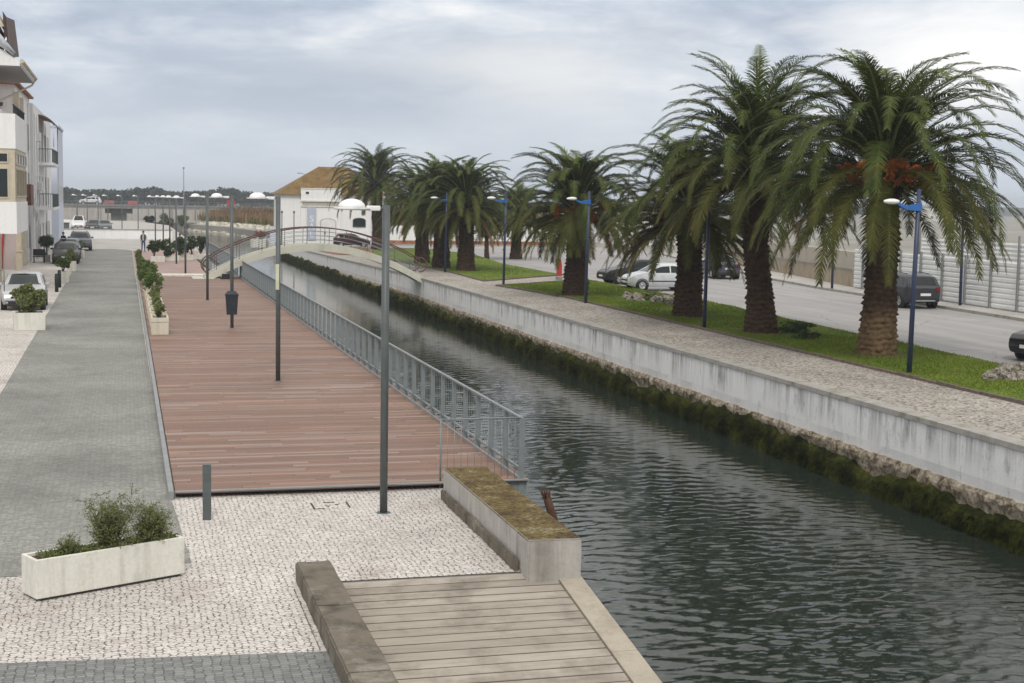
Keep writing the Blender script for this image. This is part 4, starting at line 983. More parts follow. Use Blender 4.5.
# the big trough in the foreground
A, B_ = Vector((-1.05, 17.26, 0)), Vector((0.69, 18.13, 0)); dirv = (B_-A).normalized(); nrm = Vector((-dirv.y, dirv.x, 0)); W = .42
cen = A+dirv*((B_-A).length/2)+nrm*(W/2); ang = math.atan2(dirv.y, dirv.x)
planter('concrete_planter', 'long pale concrete planter trough in the foreground with two wispy shrubs', (cen.x, cen.y, 0.004), ang, (B_-A).length, W, .50, M['concrete_light'], 0, .04, None, .045, .03)
def wispy(loc, h, n, seed, label, spread=.55):
    rs = random.Random(seed); t = thing('shrub', label, 'shrub', loc); b = MB(); s = MB()
    for k in range(n):
        a = rs.uniform(0, 2*PI); tilt = rs.uniform(.1, .75); L = h*rs.uniform(.55, 1.05); p = Vector((rs.uniform(-.06, .06), rs.uniform(-.06, .06), -.05)); pts = [p]
        d = Vector((math.cos(a)*tilt*spread*2.2, math.sin(a)*tilt*spread*1.4, 1)).normalized()
        for i in range(7):
            d = (d+Vector((rs.gauss(0, .12), rs.gauss(0, .12), rs.gauss(.02, .08)))).normalized(); p = p+d*(L/7); pts.append(p.copy())
        s.tube(pts, [.010*(1-i/9) for i in range(8)], 4)
        for i in range(2, 8):
            for q in range(3):
                td = Vector((rs.gauss(0, 1), rs.gauss(0, 1), rs.gauss(.5, .6))).normalized(); tl = .06+.10*rs.random(); e = pts[i]+td*tl
                s.tube([pts[i], e], [.003, .0015], 3, 0, False)
                for j in range(9):
                    c = pts[i].lerp(e, .2+.95*rs.random())+Vector((rs.gauss(0, .014), rs.gauss(0, .014), rs.gauss(0, .014))); ax = (td+Vector((rs.gauss(0, .8), rs.gauss(0, .8), rs.gauss(0, .6)))).normalized(); w = ax.cross(Vector((rs.gauss(0, 1), rs.gauss(0, 1), rs.gauss(0, 1)))).normalized(); z = rs.uniform(.024, .046)
                    b.add([c, c+ax*z*.5+w*z*.17, c+ax*z, c+ax*z*.5-w*z*.17], [(0, 1, 2, 3)])
    b.build('foliage', M['olive_leaf'], t); s.build('stems', M['stem'], t); return t
def tp(f, off=.21): q = A+dirv*((B_-A).length*f)+nrm*off; return (q.x, q.y, .455)
wispy(tp(.52), .72, 30, 5, 'tall wispy olive green shrub in the middle of the foreground trough')
wispy(tp(.80), .50, 34, 8, 'bushier lower shrub at the right end of the foreground trough', .75)
wispy(tp(.25), .20, 9, 9, 'tiny sparse shrub at the left end of the foreground trough', .5)
def ground_cover():
    rs = random.Random(4); b = MB()
    for i in range(1500):
        f = rs.uniform(.08, .985); x, y, z = tp(f, rs.uniform(.05, .37)); h = rs.uniform(.01, .07)
        c = Vector((x, y, z+h)); a = Vector((rs.gauss(0, 1), rs.gauss(0, 1), rs.gauss(0, .6))).normalized(); w = a.cross(Vector((rs.gauss(0, 1), rs.gauss(0, 1), rs.gauss(0, 1)))).normalized(); s = rs.uniform(.015, .035)
        b.add([c-a*s, c+w*s*.4, c+a*s, c-w*s*.4], [(0, 1, 2, 3)])
    o = b.build('ground_cover', M['olive_leaf'], recalc=False); tag(o, 'low weeds covering the soil of the foreground trough', 'weeds', None, 'stuff')
ground_cover()
# planters on the left pavement
GL = 'white planters beside the left pavement'
p = G(29, 330.5, 0); planter('concrete_planter', 'white planter holding the spreading oleander bush by the silver car', (p[0]-.02, p[1]+.45, .004), .12, 1.05, .95, .62, M['concrete_light'], .02, .05, GL)
shrub('shrub', 'spreading oleander bush in the white planter in front of the silver car', 'shrub', (p[0]+.05, p[1]+.45, .55), (.75, .6, .55), 2600, .17, M['olive_leaf'], 12, 0, None, 8, 16)
for (u, v, r, lab) in ((63.5, 283, .42, 'nearest of the three clipped bushes'), (71.5, 271.5, .36, 'middle of the three clipped bushes'), (80.5, 258.5, .36, 'farthest of the three clipped bushes')):
    p = G(u, v, 0)
    planter('concrete_planter', 'small white planter under the '+lab+' by the dark hatchbacks', (p[0], p[1]+.3, .004), 0, .55, .6, .62, M['concrete_light'], .04, .05, GL)
    shrub('shrub', lab+' growing along the left pavement edge', 'shrub', (p[0]-.05, p[1]+.3, .55), (r*1.15, r*1.1, r), 1300, .13, M['olive_leaf'] if v < 280 else M['shrub_light'], int(u), .12, 'clipped bushes in the white planters', 4, 12)
p = G(54, 262, 0); planter('round_planter_box', 'grey pot under the round green topiary beside the dark hatchback', (p[0]-.5, p[1], 0.004), 0, .5, .5, .5, M['concrete'], .06)
shrub('topiary', 'round dark green topiary ball beside the left facades', 'shrub', (p[0]-.5, p[1], .45), (.58, .58, .55), 3200, .12, M['shrub_dark'], 5, .5, None, 3, 60)
# wooden planter row on the deck edge
GW = 'cream wooden planters in a row on the deck'
row_y = [49.2, 52.0, 54.8, 57.6, 61.0, 66.0, 71.5]
for i, y in enumerate(row_y):
    t = planter('wooden_planter', ['nearest cream wooden planter at the end of the row on the deck', 'second cream wooden planter from the near end of the deck row', 'third cream wooden planter from the near end of the deck row', 'fourth cream wooden planter from the near end of the deck row',
        'fifth cream wooden planter along the deck row, under tall bright leaves', 'sixth cream wooden planter along the deck row, under spiky bright leaves', 'farthest cream wooden planter of the deck row'][i], (1.10, y+.75, DZ), 0, .58, 1.5, .58, M['planter_wood'], .03, .06, GW)
    b = MB()
    for k in range(5): b.box(-.30, .30, -.62+k*.3, -.60+k*.3, .50, .53)
    b.box(-.295, .295, -.762, -.752, .44, .52); b.box(.292, .30, -.7, .7, .44, .52); b.build('battens', M['planter_wood'], t)
    tall = i >= 4
    shrub('shrub', ['sparse dark upright shrub in the nearest wooden planter', 'thin dark shrub in the second wooden planter', 'thin green shrub in the third wooden planter', 'leafy green shrub in the fourth wooden planter',
        'tall bright green bush in the fifth wooden planter', 'broad spiky bright green bush in the sixth wooden planter', 'bright green bush in the farthest wooden planter'][i], 'shrub', (1.10, y+.75, DZ+.5), (.24 if not tall else .5, .5, .34 if not tall else .6), 330 if not tall else 900, .14, M['olive_leaf'] if not tall else M['shrub_light'], 100+i, .0, 'shrubs in the wooden planters', 5, 12)
for i, y in enumerate((78, 84, 90, 96, 101, 106)):
    shrub('shrub', ['bright round bush beyond the last wooden planter', 'bright bush level with the footbridge at the road edge', 'mid green bush at the road edge before the terrace hedge', 'mid green bush at the road edge beside the terrace hedge', 'second farthest green bush at the road edge near the person in the vest', 'farthest green bush at the road edge just before the person in the vest'][i], 'shrub', (.9, y, .02), (.36, .6, .48), 700, .14, M['shrub_light'] if i < 3 else M['olive_leaf'], 140+i, .1, 'bushes along the road edge', 5, 12)
# terrace hedge in its low planter
hb = MB()
for k in range(4): hb.box(1.75+k*1.08, 2.75+k*1.08, 106.0+k*1.6, 106.5+k*1.6, .02, .42, 0, .02)
tag(hb.build('hedge_planter', M['concrete_light']), 'row of low pale planter blocks under the terrace hedge', 'planter')
for k, (x, y) in enumerate(((2.0, 106.6), (2.9, 107.6), (3.9, 109.2), (4.85, 110.8), (5.6, 112.6))):
    shrub('hedge_shrub', ['leftmost dark shrub of the terrace hedge', 'second dark shrub from the left in the terrace hedge', 'dark hedge shrub just in front of the person in the hoodie', 'dark hedge shrub right of the person in the hoodie', 'rightmost dark shrub of the terrace hedge by the bridge rail'][k], 'shrub', (x, y, .35), (.66, .62, .72), 1300, .19, M['shrub_dark'], 160+k, .0, 'dark shrubs of the terrace hedge', 4, 12)
# white planter with reddish flowers at the far quay corner
p = GR(258, 247.5); planter('flower_planter', 'pale box planter at the far left foot of the white house', (p[0], p[1], p[2]), 0, 1.5, .8, .9, M['concrete_light'])
shrub('flower_bush', 'dull red flowering bush in the pale box by the white house', 'flowers', (p[0]+.2, p[1], p[2]+.8), (.7, .45, .6), 700, .2, leaf('dull red blooms', (.16, .04, .035), (.34, .17, .15), .8, .1, .1), 9)
# rocks and low plants on the lawn
def rock(loc, s, seed, label, group):
    rs = random.Random(seed); bm = bmesh.new(); bmesh.ops.create_icosphere(bm, subdivisions=3, radius=1)
    o = Vector((rs.uniform(0, 50), rs.uniform(0, 50), 0))
    for v in bm.verts:
        n = noise.noise(v.co*1.3+o)+.65*noise.noise(v.co*3.3+o)+.4*noise.noise(v.co*8+o); c = noise.cell(v.co*1.2+o)
        v.co *= 1+.42*n+.1*c; v.co = Vector((v.co.x*s*rs.uniform(.98, 1.02), v.co.y*s*.8, max(v.co.z, -.35)*s*.72))
    me = bpy.data.meshes.new('rock'); bm.to_mesh(me); bm.free(); me.materials.append(M['rock'])
    ob = bpy.data.objects.new('rock', me); COL.objects.link(ob); ob.location = tuple(float(c) for c in loc); ob.rotation_euler = (0, 0, rs.uniform(0, 6)); tag(ob, label, 'rock', group)
for i, (u, v, s) in enumerate(((628, 299, .42), (637, 301, .5), (648, 299, .36), (657, 303, .46), (667, 303, .55), (674, 306, .42), (681, 298, .4))):
    p = GR(u, v); rock((p[0], p[1], p[2]+.08), s*.8, 200+i, 'grey lichened boulder in the pile beside the palm with dried fronds', 'boulders piled by the dried palm')
for i, (u, v, s) in enumerate(((990, 381, .30), (999, 379, .42), (1009, 381, .33), (1018, 381, .36), (1006, 373, .35), (1020, 371, .3))):
    p = GR(u, v); rock((p[0], p[1], p[2]+.06), s*.8, 220+i, 'pale rough boulder in the heap in front of the cropped black car', 'boulders heaped by the black car')
for i, (u, v, r, lab) in enumerate(((795, 334, (.8, .6, .28), 'low dark ground shrub right of the leaning palm trunk'), (806, 340, (.6, .5, .22), 'smaller low dark shrub nearer the edging by the leaning palm'), (655, 301, (1.1, .5, .3), 'low weedy growth among the boulder pile'))):
    p = GR(u, v); shrub('low_shrub', lab, 'shrub', tuple(p), r, 800, .12, M['shrub_dark'] if i < 2 else M['olive_leaf'], 240+i, -.05)
p = GR(578, 295); shrub('low_shrub', 'low green growth round the foot of the fruiting palm', 'shrub', tuple(p), (.95, .9, .55), 1500, .16, M['shrub_dark'], 250, -.15)

# ================================================================== CARS
def car_proto(kind):
    """side profile (y forward, z), belt height and half widths"""
    if kind == 'suv':
        L, Wd = 4.3, .90
        top = [(-2.15, .62), (-2.12, .98), (-1.98, 1.10), (-1.75, 1.50), (-1.45, 1.60), (-.4, 1.63), (.25, 1.58), (.55, 1.45), (1.10, 1.10), (1.40, 1.06), (1.95, .96), (2.10, .80), (2.15, .55)]; belt = 1.06
        roof = (-1.62, .42); ws = (.48, 1.06); rw = (-2.0, -1.72); bot = .26; wr = .34; ax = (-1.28, 1.32)
    elif kind == 'van':
        L, Wd = 4.6, .92
        top = [(-2.3, .55), (-2.28, 1.3), (-2.2, 1.72), (-1.9, 1.84), (.2, 1.86), (.55, 1.80), (1.25, 1.18), (1.45, 1.08), (2.1, .92), (2.25, .75), (2.3, .5)]; belt = 1.05
        roof = (-2.1, .45); ws = (.6, 1.22); rw = (-2.27, -2.21); bot = .24; wr = .33; ax = (-1.4, 1.4)
    elif kind == 'sedan':
        L, Wd = 4.5, .89
        top = [(-2.25, .55), (-2.22, .92), (-2.05, 1.02), (-1.55, 1.08), (-.95, 1.37), (-.6, 1.43), (.0, 1.43), (.3, 1.36), (1.0, 1.0), (1.3, .95), (1.95, .83), (2.18, .68), (2.25, .5)]; belt = .98
        roof = (-.85, .18); ws = (.22, .96); rw = (-1.5, -.98); bot = .2; wr = .32; ax = (-1.33, 1.4)
    else:
        L, Wd = 4.0, .86
        top = [(-2.0, .5), (-1.98, .90), (-1.90, 1.02), (-1.62, 1.36), (-1.35, 1.44), (-.5, 1.49), (.1, 1.45), (.35, 1.37), (1.0, 1.0), (1.25, .94), (1.75, .82), (1.94, .68), (2.0, .48)]; belt = .96
        roof = (-1.45, .22); ws = (.28, .96); rw = (-1.87, -1.60); bot = .21; wr = .31; ax = (-1.2, 1.25)
    return dict(L=L, W=Wd, top=top, belt=belt, roof=roof, ws=ws, rw=rw, bot=bot, wr=wr, ax=ax)
def make_car(name, label, cat, kind, mat, loc, rz, group=None, roofrack=False):
    K = car_proto(kind); t = thing(name, label, cat, loc, rz, group)
    ty = [p[0] for p in K['top']]; tz = [p[1] for p in K['top']]; y0, y1 = ty[0], ty[-1]; H = max(tz)
    zt = lambda y: float(np.interp(y, ty, tz))
    def hw(y):   # plan half width
        s = abs(2*(y-y0)/(y1-y0)-1); return K['W']*(1-.20*max(0, (s-.72)/.28)**2.2)
    def sec(y, mi=0):
        z1 = zt(y); w = hw(y); s = abs(2*(y-y0)/(y1-y0)-1); zb = K['bot']+.10*max(0, (s-.8)/.2)
        zbelt = min(K['belt'], z1-.03); up = max(0, z1-zbelt); wr_ = w-.36*max(0, up-.03)
        r = .05 if up < .12 else .09
        return [(0, zb), (w*.90, zb), (w*.975, zb+.12), (w, zb+.30 if zb+.3 < zbelt-.15 else (zb+zbelt)/2), (w*.992, zbelt-.06), (w*.965, zbelt), (max(wr_, .3), z1-min(r, up*.6)), (max(wr_-.10, .2), z1-.012), (0, z1)]
    ys = sorted(set(list(np.linspace(y0, y1, 34))+ty+[K['roof'][0], K['roof'][1]])); V = []; Fc = []; ns = 9
    ring = []
    for y in ys:
        S = sec(y); full = S+[(-a, z) for a, z in S[-2:0:-1]]; V += [(a, y, z) for a, z in full]; ring.append(len(full))
    n = ring[0]
    for i in range(len(ys)-1):
        for k in range(n): Fc.append((i*n+k, i*n+(k+1) % n, (i+1)*n+(k+1) % n, (i+1)*n+k))
    Fc += [tuple(range(n)), tuple(range((len(ys)-1)*n, len(ys)*n))]
    b = MB(); b.add(V, Fc, 0, True); body = b.build('body', mat, t)
    body.data.polygons.foreach_set('use_smooth', [True]*len(body.data.polygons))
    es = body.modifiers.new('split', 'EDGE_SPLIT'); es.split_angle = math.radians(38)
    # glass follows the body surface a few millimetres proud of it
    def sidept(y, f, sg, off=.006):
        S = sec(y); (a0, z0), (a1, z1) = S[5], S[6]; return (sg*(a0+(a1-a0)*f+off), y, z0+(z1-z0)*f)
    r0, r1 = K['roof']
    wins = [(r1-.55 if kind != 'van' else r1-.9, K['ws'][1]-.22), (r0+.62, r1-.62 if kind != 'van' else r1-.97)]
    if kind in ('suv', 'hatch', 'van'): wins.append((r0+.05, r0+.52))
    for sg in (-1, 1):
        for (a, c) in wins:
            if c-a < .2: continue
            m = MB(); q = []
            for k in range(9):
                y = a+(c-a)*k/8; up = zt(y)-K['belt']; ft = .90 if up > .2 else max(.15, .9*up/.2); q.append((y, ft))
            vs = [sidept(y, .06, sg) for y, _ in q]+[sidept(y, f, sg) for y, f in q]
            m.add(vs, [(k, k+1, 9+k+1, 9+k) for k in range(8)]); m.build('side_window', M['car_glass'], t)
    def screen(nm, ya, yb):
        m = MB(); R = 8; Cn = 6; vs = []
        for i in range(R+1):
            y = ya+(yb-ya)*i/R; S = sec(y); (a1, zz1), (a2, zz2), (a3, zz3) = S[6], S[7], S[8]
            for k in range(Cn+1):
                f = -1+2*k/Cn; aa = abs(f)*(a1-.045)
                z = zz3+(zz2-zz3)*aa/a2 if aa <= a2 else zz2+(zz1-zz2)*(aa-a2)/(a1-a2+1e-6)
                vs.append((math.copysign(aa, f), y+(.006 if yb > ya and ya > 0 or ya > 0 else -.006), z+.008))
        m.add(vs, [(i*(Cn+1)+k, i*(Cn+1)+k+1, (i+1)*(Cn+1)+k+1, (i+1)*(Cn+1)+k) for i in range(R) for k in range(Cn)], 0, True); m.build(nm, M['car_glass'], t)
    screen('windscreen', K['ws'][1]-.03, K['ws'][0]-.12); screen('rear_window', K['rw'][0]+.03, K['rw'][1]+.10)
    for yw in K['ax']:
        for sg in (-1, 1):
            w = hw(yw); m = MB(); R = K['wr']
            m.lathe([(R*.62, -.1), (R*.93, -.1), (R, -.06), (R, .06), (R*.93, .1), (R*.62, .1)], (0, 0, 0), 20, 0, 'x'); wh = m.build('wheel', M['tyre'], t); wh.location = (sg*(w-.085), yw, R)
            m = MB(); m.lathe([(.0, .085), (R*.16, .09), (R*.2, .06), (R*.56, .06), (R*.6, .098), (R*.65, .1), (R*.65, -.1), (0, -.1)], (0, 0, 0), 20, 0, 'x')
            for k in range(5):
                a = k*2*PI/5; c, s_ = math.cos(a), math.sin(a); m.add([(.07, -s_*.035+c*.05, c*.035+s_*.05), (.07, s_*.035+c*.05, -c*.035+s_*.05), (.092, s_*.03+c*R*.58, -c*.03+s_*R*.58), (.092, -s_*.03+c*R*.58, c*.03+s_*R*.58)], [(0, 1, 2, 3)])
            rm = m.build('rim', M['rim'], wh); rm.rotation_euler = (0, 0, 0 if sg > 0 else PI)
            m = MB(); m.lathe([(R*1.01, .0), (R*1.17, .012), (R*1.17, -.2), (R*1.01, -.2), (R*1.01, 0)], (0, 0, 0), 22, 0, 'x'); ar = m.build('wheel_arch', M['trim'], t); ar.location = (sg*(w+.0), yw, R); ar.rotation_euler = (0, 0, 0 if sg > 0 else PI)
    zl = zt(y1-.12)-.10
    for sg in (-1, 1):
        m = MB(); ya = y1-.10; wv = hw(ya); m.add([(sg*(wv-.02), ya-.16, zl+.06), (sg*(wv-.36), y1-.02, zl-.02), (sg*(wv-.38), y1-.03, zl-.13), (sg*(wv-.01), ya-.10, zl-.10), (sg*(wv+.012), ya-.30, zl+.04), (sg*(wv+.012), ya-.24, zl-.07), (sg*(wv-.3), ya-.06, zl+.05)],
            [(0, 6, 1, 2, 3), (4, 0, 3, 5)]); m.build('headlight', M['headlight'], t)
        m = MB(); yb = y0+.05; wv = hw(yb); zr_ = K['belt']-.02; m.add([(sg*(wv+.006), yb+.22, zr_), (sg*(wv+.004), yb+.20, zr_-.24), (sg*(wv-.01), y0-.012, zr_-.22), (sg*(wv-.02), y0-.006, zr_), (sg*(wv-.26), y0-.016, zr_-.02), (sg*(wv-.24), y0-.018, zr_-.2)], [(0, 1, 2, 3), (3, 2, 5, 4)]); m.build('taillight', M['taillight'], t)
        m = MB(); m.box(-.10, .10, -.05, .06, -.06, .07, 0, .03); mo = m.build('mirror', mat if kind != 'suv' else M['trim'], t); mo.location = (sg*(K['W']+.07), K['ws'][1]-.38, K['belt']+.05)
        m = MB(); m.box(min(sg*(K['W']-.01), sg*(K['W']+.008)), max(sg*(K['W']-.01), sg*(K['W']+.008)), K['ax'][0]+.42, K['ax'][1]-.42, .50 if kind != 'suv' else .32, .56 if kind != 'suv' else .46); m.build('side_trim', M['trim'], t)
        for ydh in (.0, -.95):
            m = MB(); m.box(-.012, .012, -.08, .08, -.014, .014); h = m.build('door_handle', mat, t); h.location = (sg*(K['W']*.99), ydh, K['belt']-.13)
    m = MB(); m.box(-.46, .46, y1-.06, y1+.012, .52, .60); m.box(-.56, .56, y1-.08, y1+.008, .27, .40); m.build('grille', M['trim'], t)
    m = MB(); m.box(-.26, .26, y1-.04, y1+.022, .42, .53); m.build('number_plate', M['plate'], t)
    m = MB(); m.box(-.26, .26, y0-.022, y0+.04, .62, .74); m.build('number_plate', M['plate'], t)
    m = MB(); m.box(-hw(y0+.1)*.92, hw(y0+.1)*.92, y0-.014, y0+.2, K['bot']+.08, K['bot']+.26 if kind != 'suv' else .52, 0, .03); m.build('bumper', M['trim'] if kind != 'van' else mat, t)
    if kind == 'suv':
        m = MB(); m.box(-.5, .5, y0-.02, y0+.1, .36, .43); m.build('skid_plate', M['rim'], t)
        m = MB()
        for sg in (-1, 1): m.tube([(sg*.56, -1.35, 1.62), (sg*.57, -.5, 1.67), (sg*.56, .1, 1.63)], .018, 5)
        m.build('roof_rails', M['trim'], t)
    return t
silver = paint('silver car paint', (.50, .51, .52), .45); blackp = paint('black car paint', (.006, .0065, .008), .0, .35); greyp = paint('dark grey car paint', (.030, .033, .040), .15); gblue = paint('blue grey car paint', (.065, .075, .095), .25)
whitep = paint('white car paint', (.66, .67, .68), .05); greenp = paint('grey green car paint', (.10, .12, .115), .4); maroonp = paint('dark maroon car paint', (.05, .012, .016), .3); silverw = paint('pale silver car paint', (.60, .62, .64), .25)
GC = 'cars parked on the left pavement'; GB = 'cars parked along the right road'
make_car('parked_car', 'silver hatchback facing the camera at the left picture edge', 'car', 'hatch', silver, (-4.12, 63.2, .004), PI+.02, GC)
make_car('parked_car', 'black hatchback facing the camera with its white plate, on the left pavement', 'car', 'hatch', blackp, (-4.0, 104.2, .004), PI, GC)
make_car('parked_car', 'grey green hatchback parked right behind the black hatchback', 'car', 'hatch', greenp, (-4.1, 112.2, .004), PI, GC)
make_car('parked_car', 'dark grey estate car farthest along the left road edge', 'car', 'suv', gblue, (-3.75, 128.5, .004), PI+.05, GC)
make_car('parked_van', 'white van parked beyond the white parapet wall', 'van', 'van', whitep, (-6.2, 206, .004), PI, 'cars beyond the parapet wall')
make_car('parked_car', 'black car parked beyond the parapet wall between the van and the green car', 'car', 'hatch', blackp, (-4.0, 198, .004), PI-.1, 'cars beyond the parapet wall')
make_car('parked_car', 'grey green car parked beyond the parapet wall by the bridge pier', 'car', 'hatch', greenp, (-2.7, 196.5, .004), PI+.1, 'cars beyond the parapet wall')
p = GR(628, 289); make_car('parked_car', 'pale silver hatchback parked nose to the lawn behind the dried palm', 'car', 'hatch', silverw, (26.2+2.0+.05, 73.2, .115), PI/2-.02, GB)
make_car('parked_car', 'black car parked beside the pale silver hatchback, seen below drooping fronds', 'car', 'sedan', blackp, (26.9+2.3, 79.4, .115), PI/2+.05, GB)
p = GR(731, 278); make_car('parked_car', 'blue grey coupe seen from behind on the road between two palm trunks', 'car', 'sedan', gblue, (37.3, 86.0, .115), -.10, GB)
make_car('parked_suv', 'dark grey crossover seen from behind against the sheet fence', 'car', 'suv', greyp, (36.35, 61.4, .115), -.05, GB)
make_car('parked_car', 'black car cropped by the right picture edge behind the boulder heap', 'car', 'sedan', blackp, (29.15, 38.75, .115), PI/2+.25, GB)
p = GR(352, 247); make_car('parked_car', 'dark maroon car parked in front of the white house', 'car', 'hatch', maroonp, (23.9, 155, zr(155)), -PI/2-.1, None)
make_car('passing_suv', 'white crossover driving along the distant road bridge', 'car', 'suv', whitep, (-6.6, 293.2, 2.78), PI/2, None)

# ================================================================== PEOPLE
def person(label, loc, rz, pose, top_mat, leg_mat, hair=True, vest=None):
    t = thing('person', label, 'person', loc, rz)
    J = {'pelvis': (0, 0, .95), 'waist': (0, 0, 1.10), 'chest': (0, .01, 1.32), 'neckb': (0, 0, 1.48), 'neck': (0, .01, 1.55), 'headc': (0, .03, 1.66), 'headt': (0, .01, 1.76)}
    for s, n in ((-1, 'l'), (1, 'r')):
        J['hip'+n] = (s*.09, 0, .92); J['kn'+n] = (s*.10, .03, .50); J['an'+n] = (s*.11, -.01, .09); J['to'+n] = (s*.13, .15, .04)
        J['sh'+n] = (s*.18, 0, 1.43); J['el'+n] = (s*.25, -.03, 1.15); J['wr'+n] = (s*.24, .06, .92); J['ha'+n] = (s*.235, .09, .84)
    J.update(pose)
    R = {'pelvis': .14, 'waist': .125, 'chest': .15, 'neckb': .075, 'neck': .052, 'headc': .092, 'headt': .07}
    for n in 'lr': R.update({'hip'+n: .095, 'kn'+n: .062, 'an'+n: .042, 'to'+n: .036, 'sh'+n: .068, 'el'+n: .046, 'wr'+n: .033, 'ha'+n: .034})
    E = [('pelvis', 'waist'), ('waist', 'chest'), ('chest', 'neckb'), ('neckb', 'neck'), ('neck', 'headc'), ('headc', 'headt')]
    for n in 'lr': E += [('pelvis', 'hip'+n), ('hip'+n, 'kn'+n), ('kn'+n, 'an'+n), ('an'+n, 'to'+n), ('chest', 'sh'+n), ('sh'+n, 'el'+n), ('el'+n, 'wr'+n), ('wr'+n, 'ha'+n)]
    for n, s in (('l', -1), ('r', 1)):
        h = Vector(J['ha'+n]); w = Vector(J['wr'+n]); d = (h-w).normalized()
        for k in range(4):
            nm = 'f%s%d' % (n, k); J[nm] = tuple(h+d*(.075+.01*(k in (1, 2)))+Vector((0, (k-1.5)*.018, 0))); R[nm] = .009; E.append(('ha'+n, nm))
        J['t'+n] = tuple(h+d*.02+Vector((0, .045, 0))); R['t'+n] = .010; E.append(('ha'+n, 't'+n))
    names = list(J); me = bpy.data.meshes.new('body'); me.from_pydata([J[k] for k in names], [(names.index(a), names.index(c)) for a, c in E], [])
    o = bpy.data.objects.new('body', me); COL.objects.link(o); sk = o.modifiers.new('skin', 'SKIN'); sk.use_smooth_shade = True
    for i, k in enumerate(names): me.skin_vertices[0].data[i].radius = (R[k], R[k]); me.skin_vertices[0].data[i].use_root = (k == 'pelvis')
    ss = o.modifiers.new('sub', 'SUBSURF'); ss.levels = 2; ss.render_levels = 2
    dg = bpy.context.evaluated_depsgraph_get(); m2 = bpy.data.meshes.new_from_object(o.evaluated_get(dg)); o.modifiers.clear(); o.data = m2; m2.materials.clear()
    for m in (top_mat, leg_mat, M['skin'], M['black']): m2.materials.append(m)
    wl_, wr2 = Vector(J['wrl']), Vector(J['wrr'])
    for f in m2.polygons:
        c = f.center; i = 0
        if c.z < .10: i = 3
        elif c.z < .98 and abs(c.x) < .21: i = 1
        if c.z > 1.515: i = 2
        if (c-wl_).length < .02 or (c-Vector(J['hal'])).length < .1 or (c-Vector(J['har'])).length < .1: i = 2
        f.material_index = i; f.use_smooth = True
    o.parent = t
    hc = Vector(J['headc'])
    b = MB(); b.lathe([(.105*math.cos(a), .11*math.sin(a)) for a in np.linspace(-.1, PI/2-.02, 7)]+[(.0, .112)], (hc.x, hc.y-.022, hc.z+.03), 14); b.build('hair', M['hair'], t)
    b = MB(); b.lathe([(.001, .035), (.014, .015), (.018, 0), (.001, -.012)], (hc.x, hc.y+.09, hc.z-.015), 8, 0, 'z')
    for s in (-1, 1): b.lathe([(.001, -.012), (.012, 0), (.001, .012)], (hc.x+s*.035, hc.y+.087, hc.z+.015), 6)
    b.build('face', M['skin'], t)
    if vest:
        b = MB()
        prof = [(.185, .98), (.175, 1.10), (.195, 1.30), (.185, 1.42), (.10, 1.50)]; n = 20; V = []; Fc = []
        for r, z in prof:
            for k in range(n+1):
                a = PI/2+.45+(2*PI-.9)*k/n; V.append((r*1.12*math.cos(a), r*.88*math.sin(a)+.005, z))
        for i in range(len(prof)-1):
            for k in range(n): Fc.append((i*(n+1)+k, i*(n+1)+k+1, (i+1)*(n+1)+k+1, (i+1)*(n+1)+k))
        b.add(V, Fc, 0, True); v = b.build('vest', vest, t); s = v.modifiers.new('thick', 'SOLIDIFY'); s.thickness = .018
    return t
p = G(143.5, 252, .02)
person('person in a dark open vest and blue jeans standing on the terrace', (p[0], p[1], .02), PI*.95, {'ell': (-.27, -.02, 1.16), 'wrl': (-.20, .12, .98), 'hal': (-.17, .17, .92), 'knr': (.11, .06, .50), 'anr': (.13, .04, .09), 'tor': (.16, .2, .04)}, M['shirt'], M['jeans'], vest=M['navy'])
person('person in a dark plum hoodie leaning forward behind the terrace hedge', (4.35, 119.5, .02), PI*.9, {'chest': (0, .08, 1.30), 'neckb': (0, .13, 1.45), 'neck': (0, .16, 1.51), 'headc': (0, .20, 1.61), 'headt': (0, .20, 1.71), 'shl': (-.18, .08, 1.40), 'shr': (.18, .08, 1.40), 'ell': (-.30, .10, 1.16), 'elr': (.30, .10, 1.16), 'wrl': (-.12, .28, 1.15), 'wrr': (.12, .28, 1.17), 'hal': (-.04, .30, 1.15), 'har': (.04, .30, 1.18)}, M['plum'], M['khaki'])
person('person in dark clothes standing among the parked cars on the left pavement', (-4.75, 118.6, .004), PI*.8, {}, M['navy'], M['khaki'])

# ================================================================== BUILDINGS ON THE LEFT
def window(parent, face, a0, a1, z0, z1, c, frame, div=1, depth=.06, name='window', fw=.07):
    """face 'x': plane x=c seen from +x, spans y a0..a1;  face 'y': plane y=c seen from -y, spans x a0..a1"""
    b = MB(); s = .02
    def bx(p0, p1, q0, q1, d0, d1):
        if face == 'x': b.box(c+d0, c+d1, p0, p1, q0, q1)
        else: b.box(p0, p1, c-d1, c-d0, q0, q1)
    bx(a0, a1, z0, z0+fw, -.02, depth); bx(a0, a1, z1-fw, z1, -.02, depth); bx(a0, a0+fw, z0+fw, z1-fw, -.02, depth); bx(a1-fw, a1, z0+fw, z1-fw, -.02, depth)
    for k in range(1, div):
        m = a0+(a1-a0)*k/div; bx(m-fw*.5, m+fw*.5, z0+fw, z1-fw, -.02, depth*.9)
    w = b.build(name, frame, parent); b = MB()
    if face == 'x': b.box(c+.004, c+.016, a0+fw, a1-fw, z0+fw, z1-fw)
    else: b.box(a0+fw, a1-fw, c-.016, c-.004, z0+fw, z1-fw)
    b.build('pane', M['glass'], w); return w
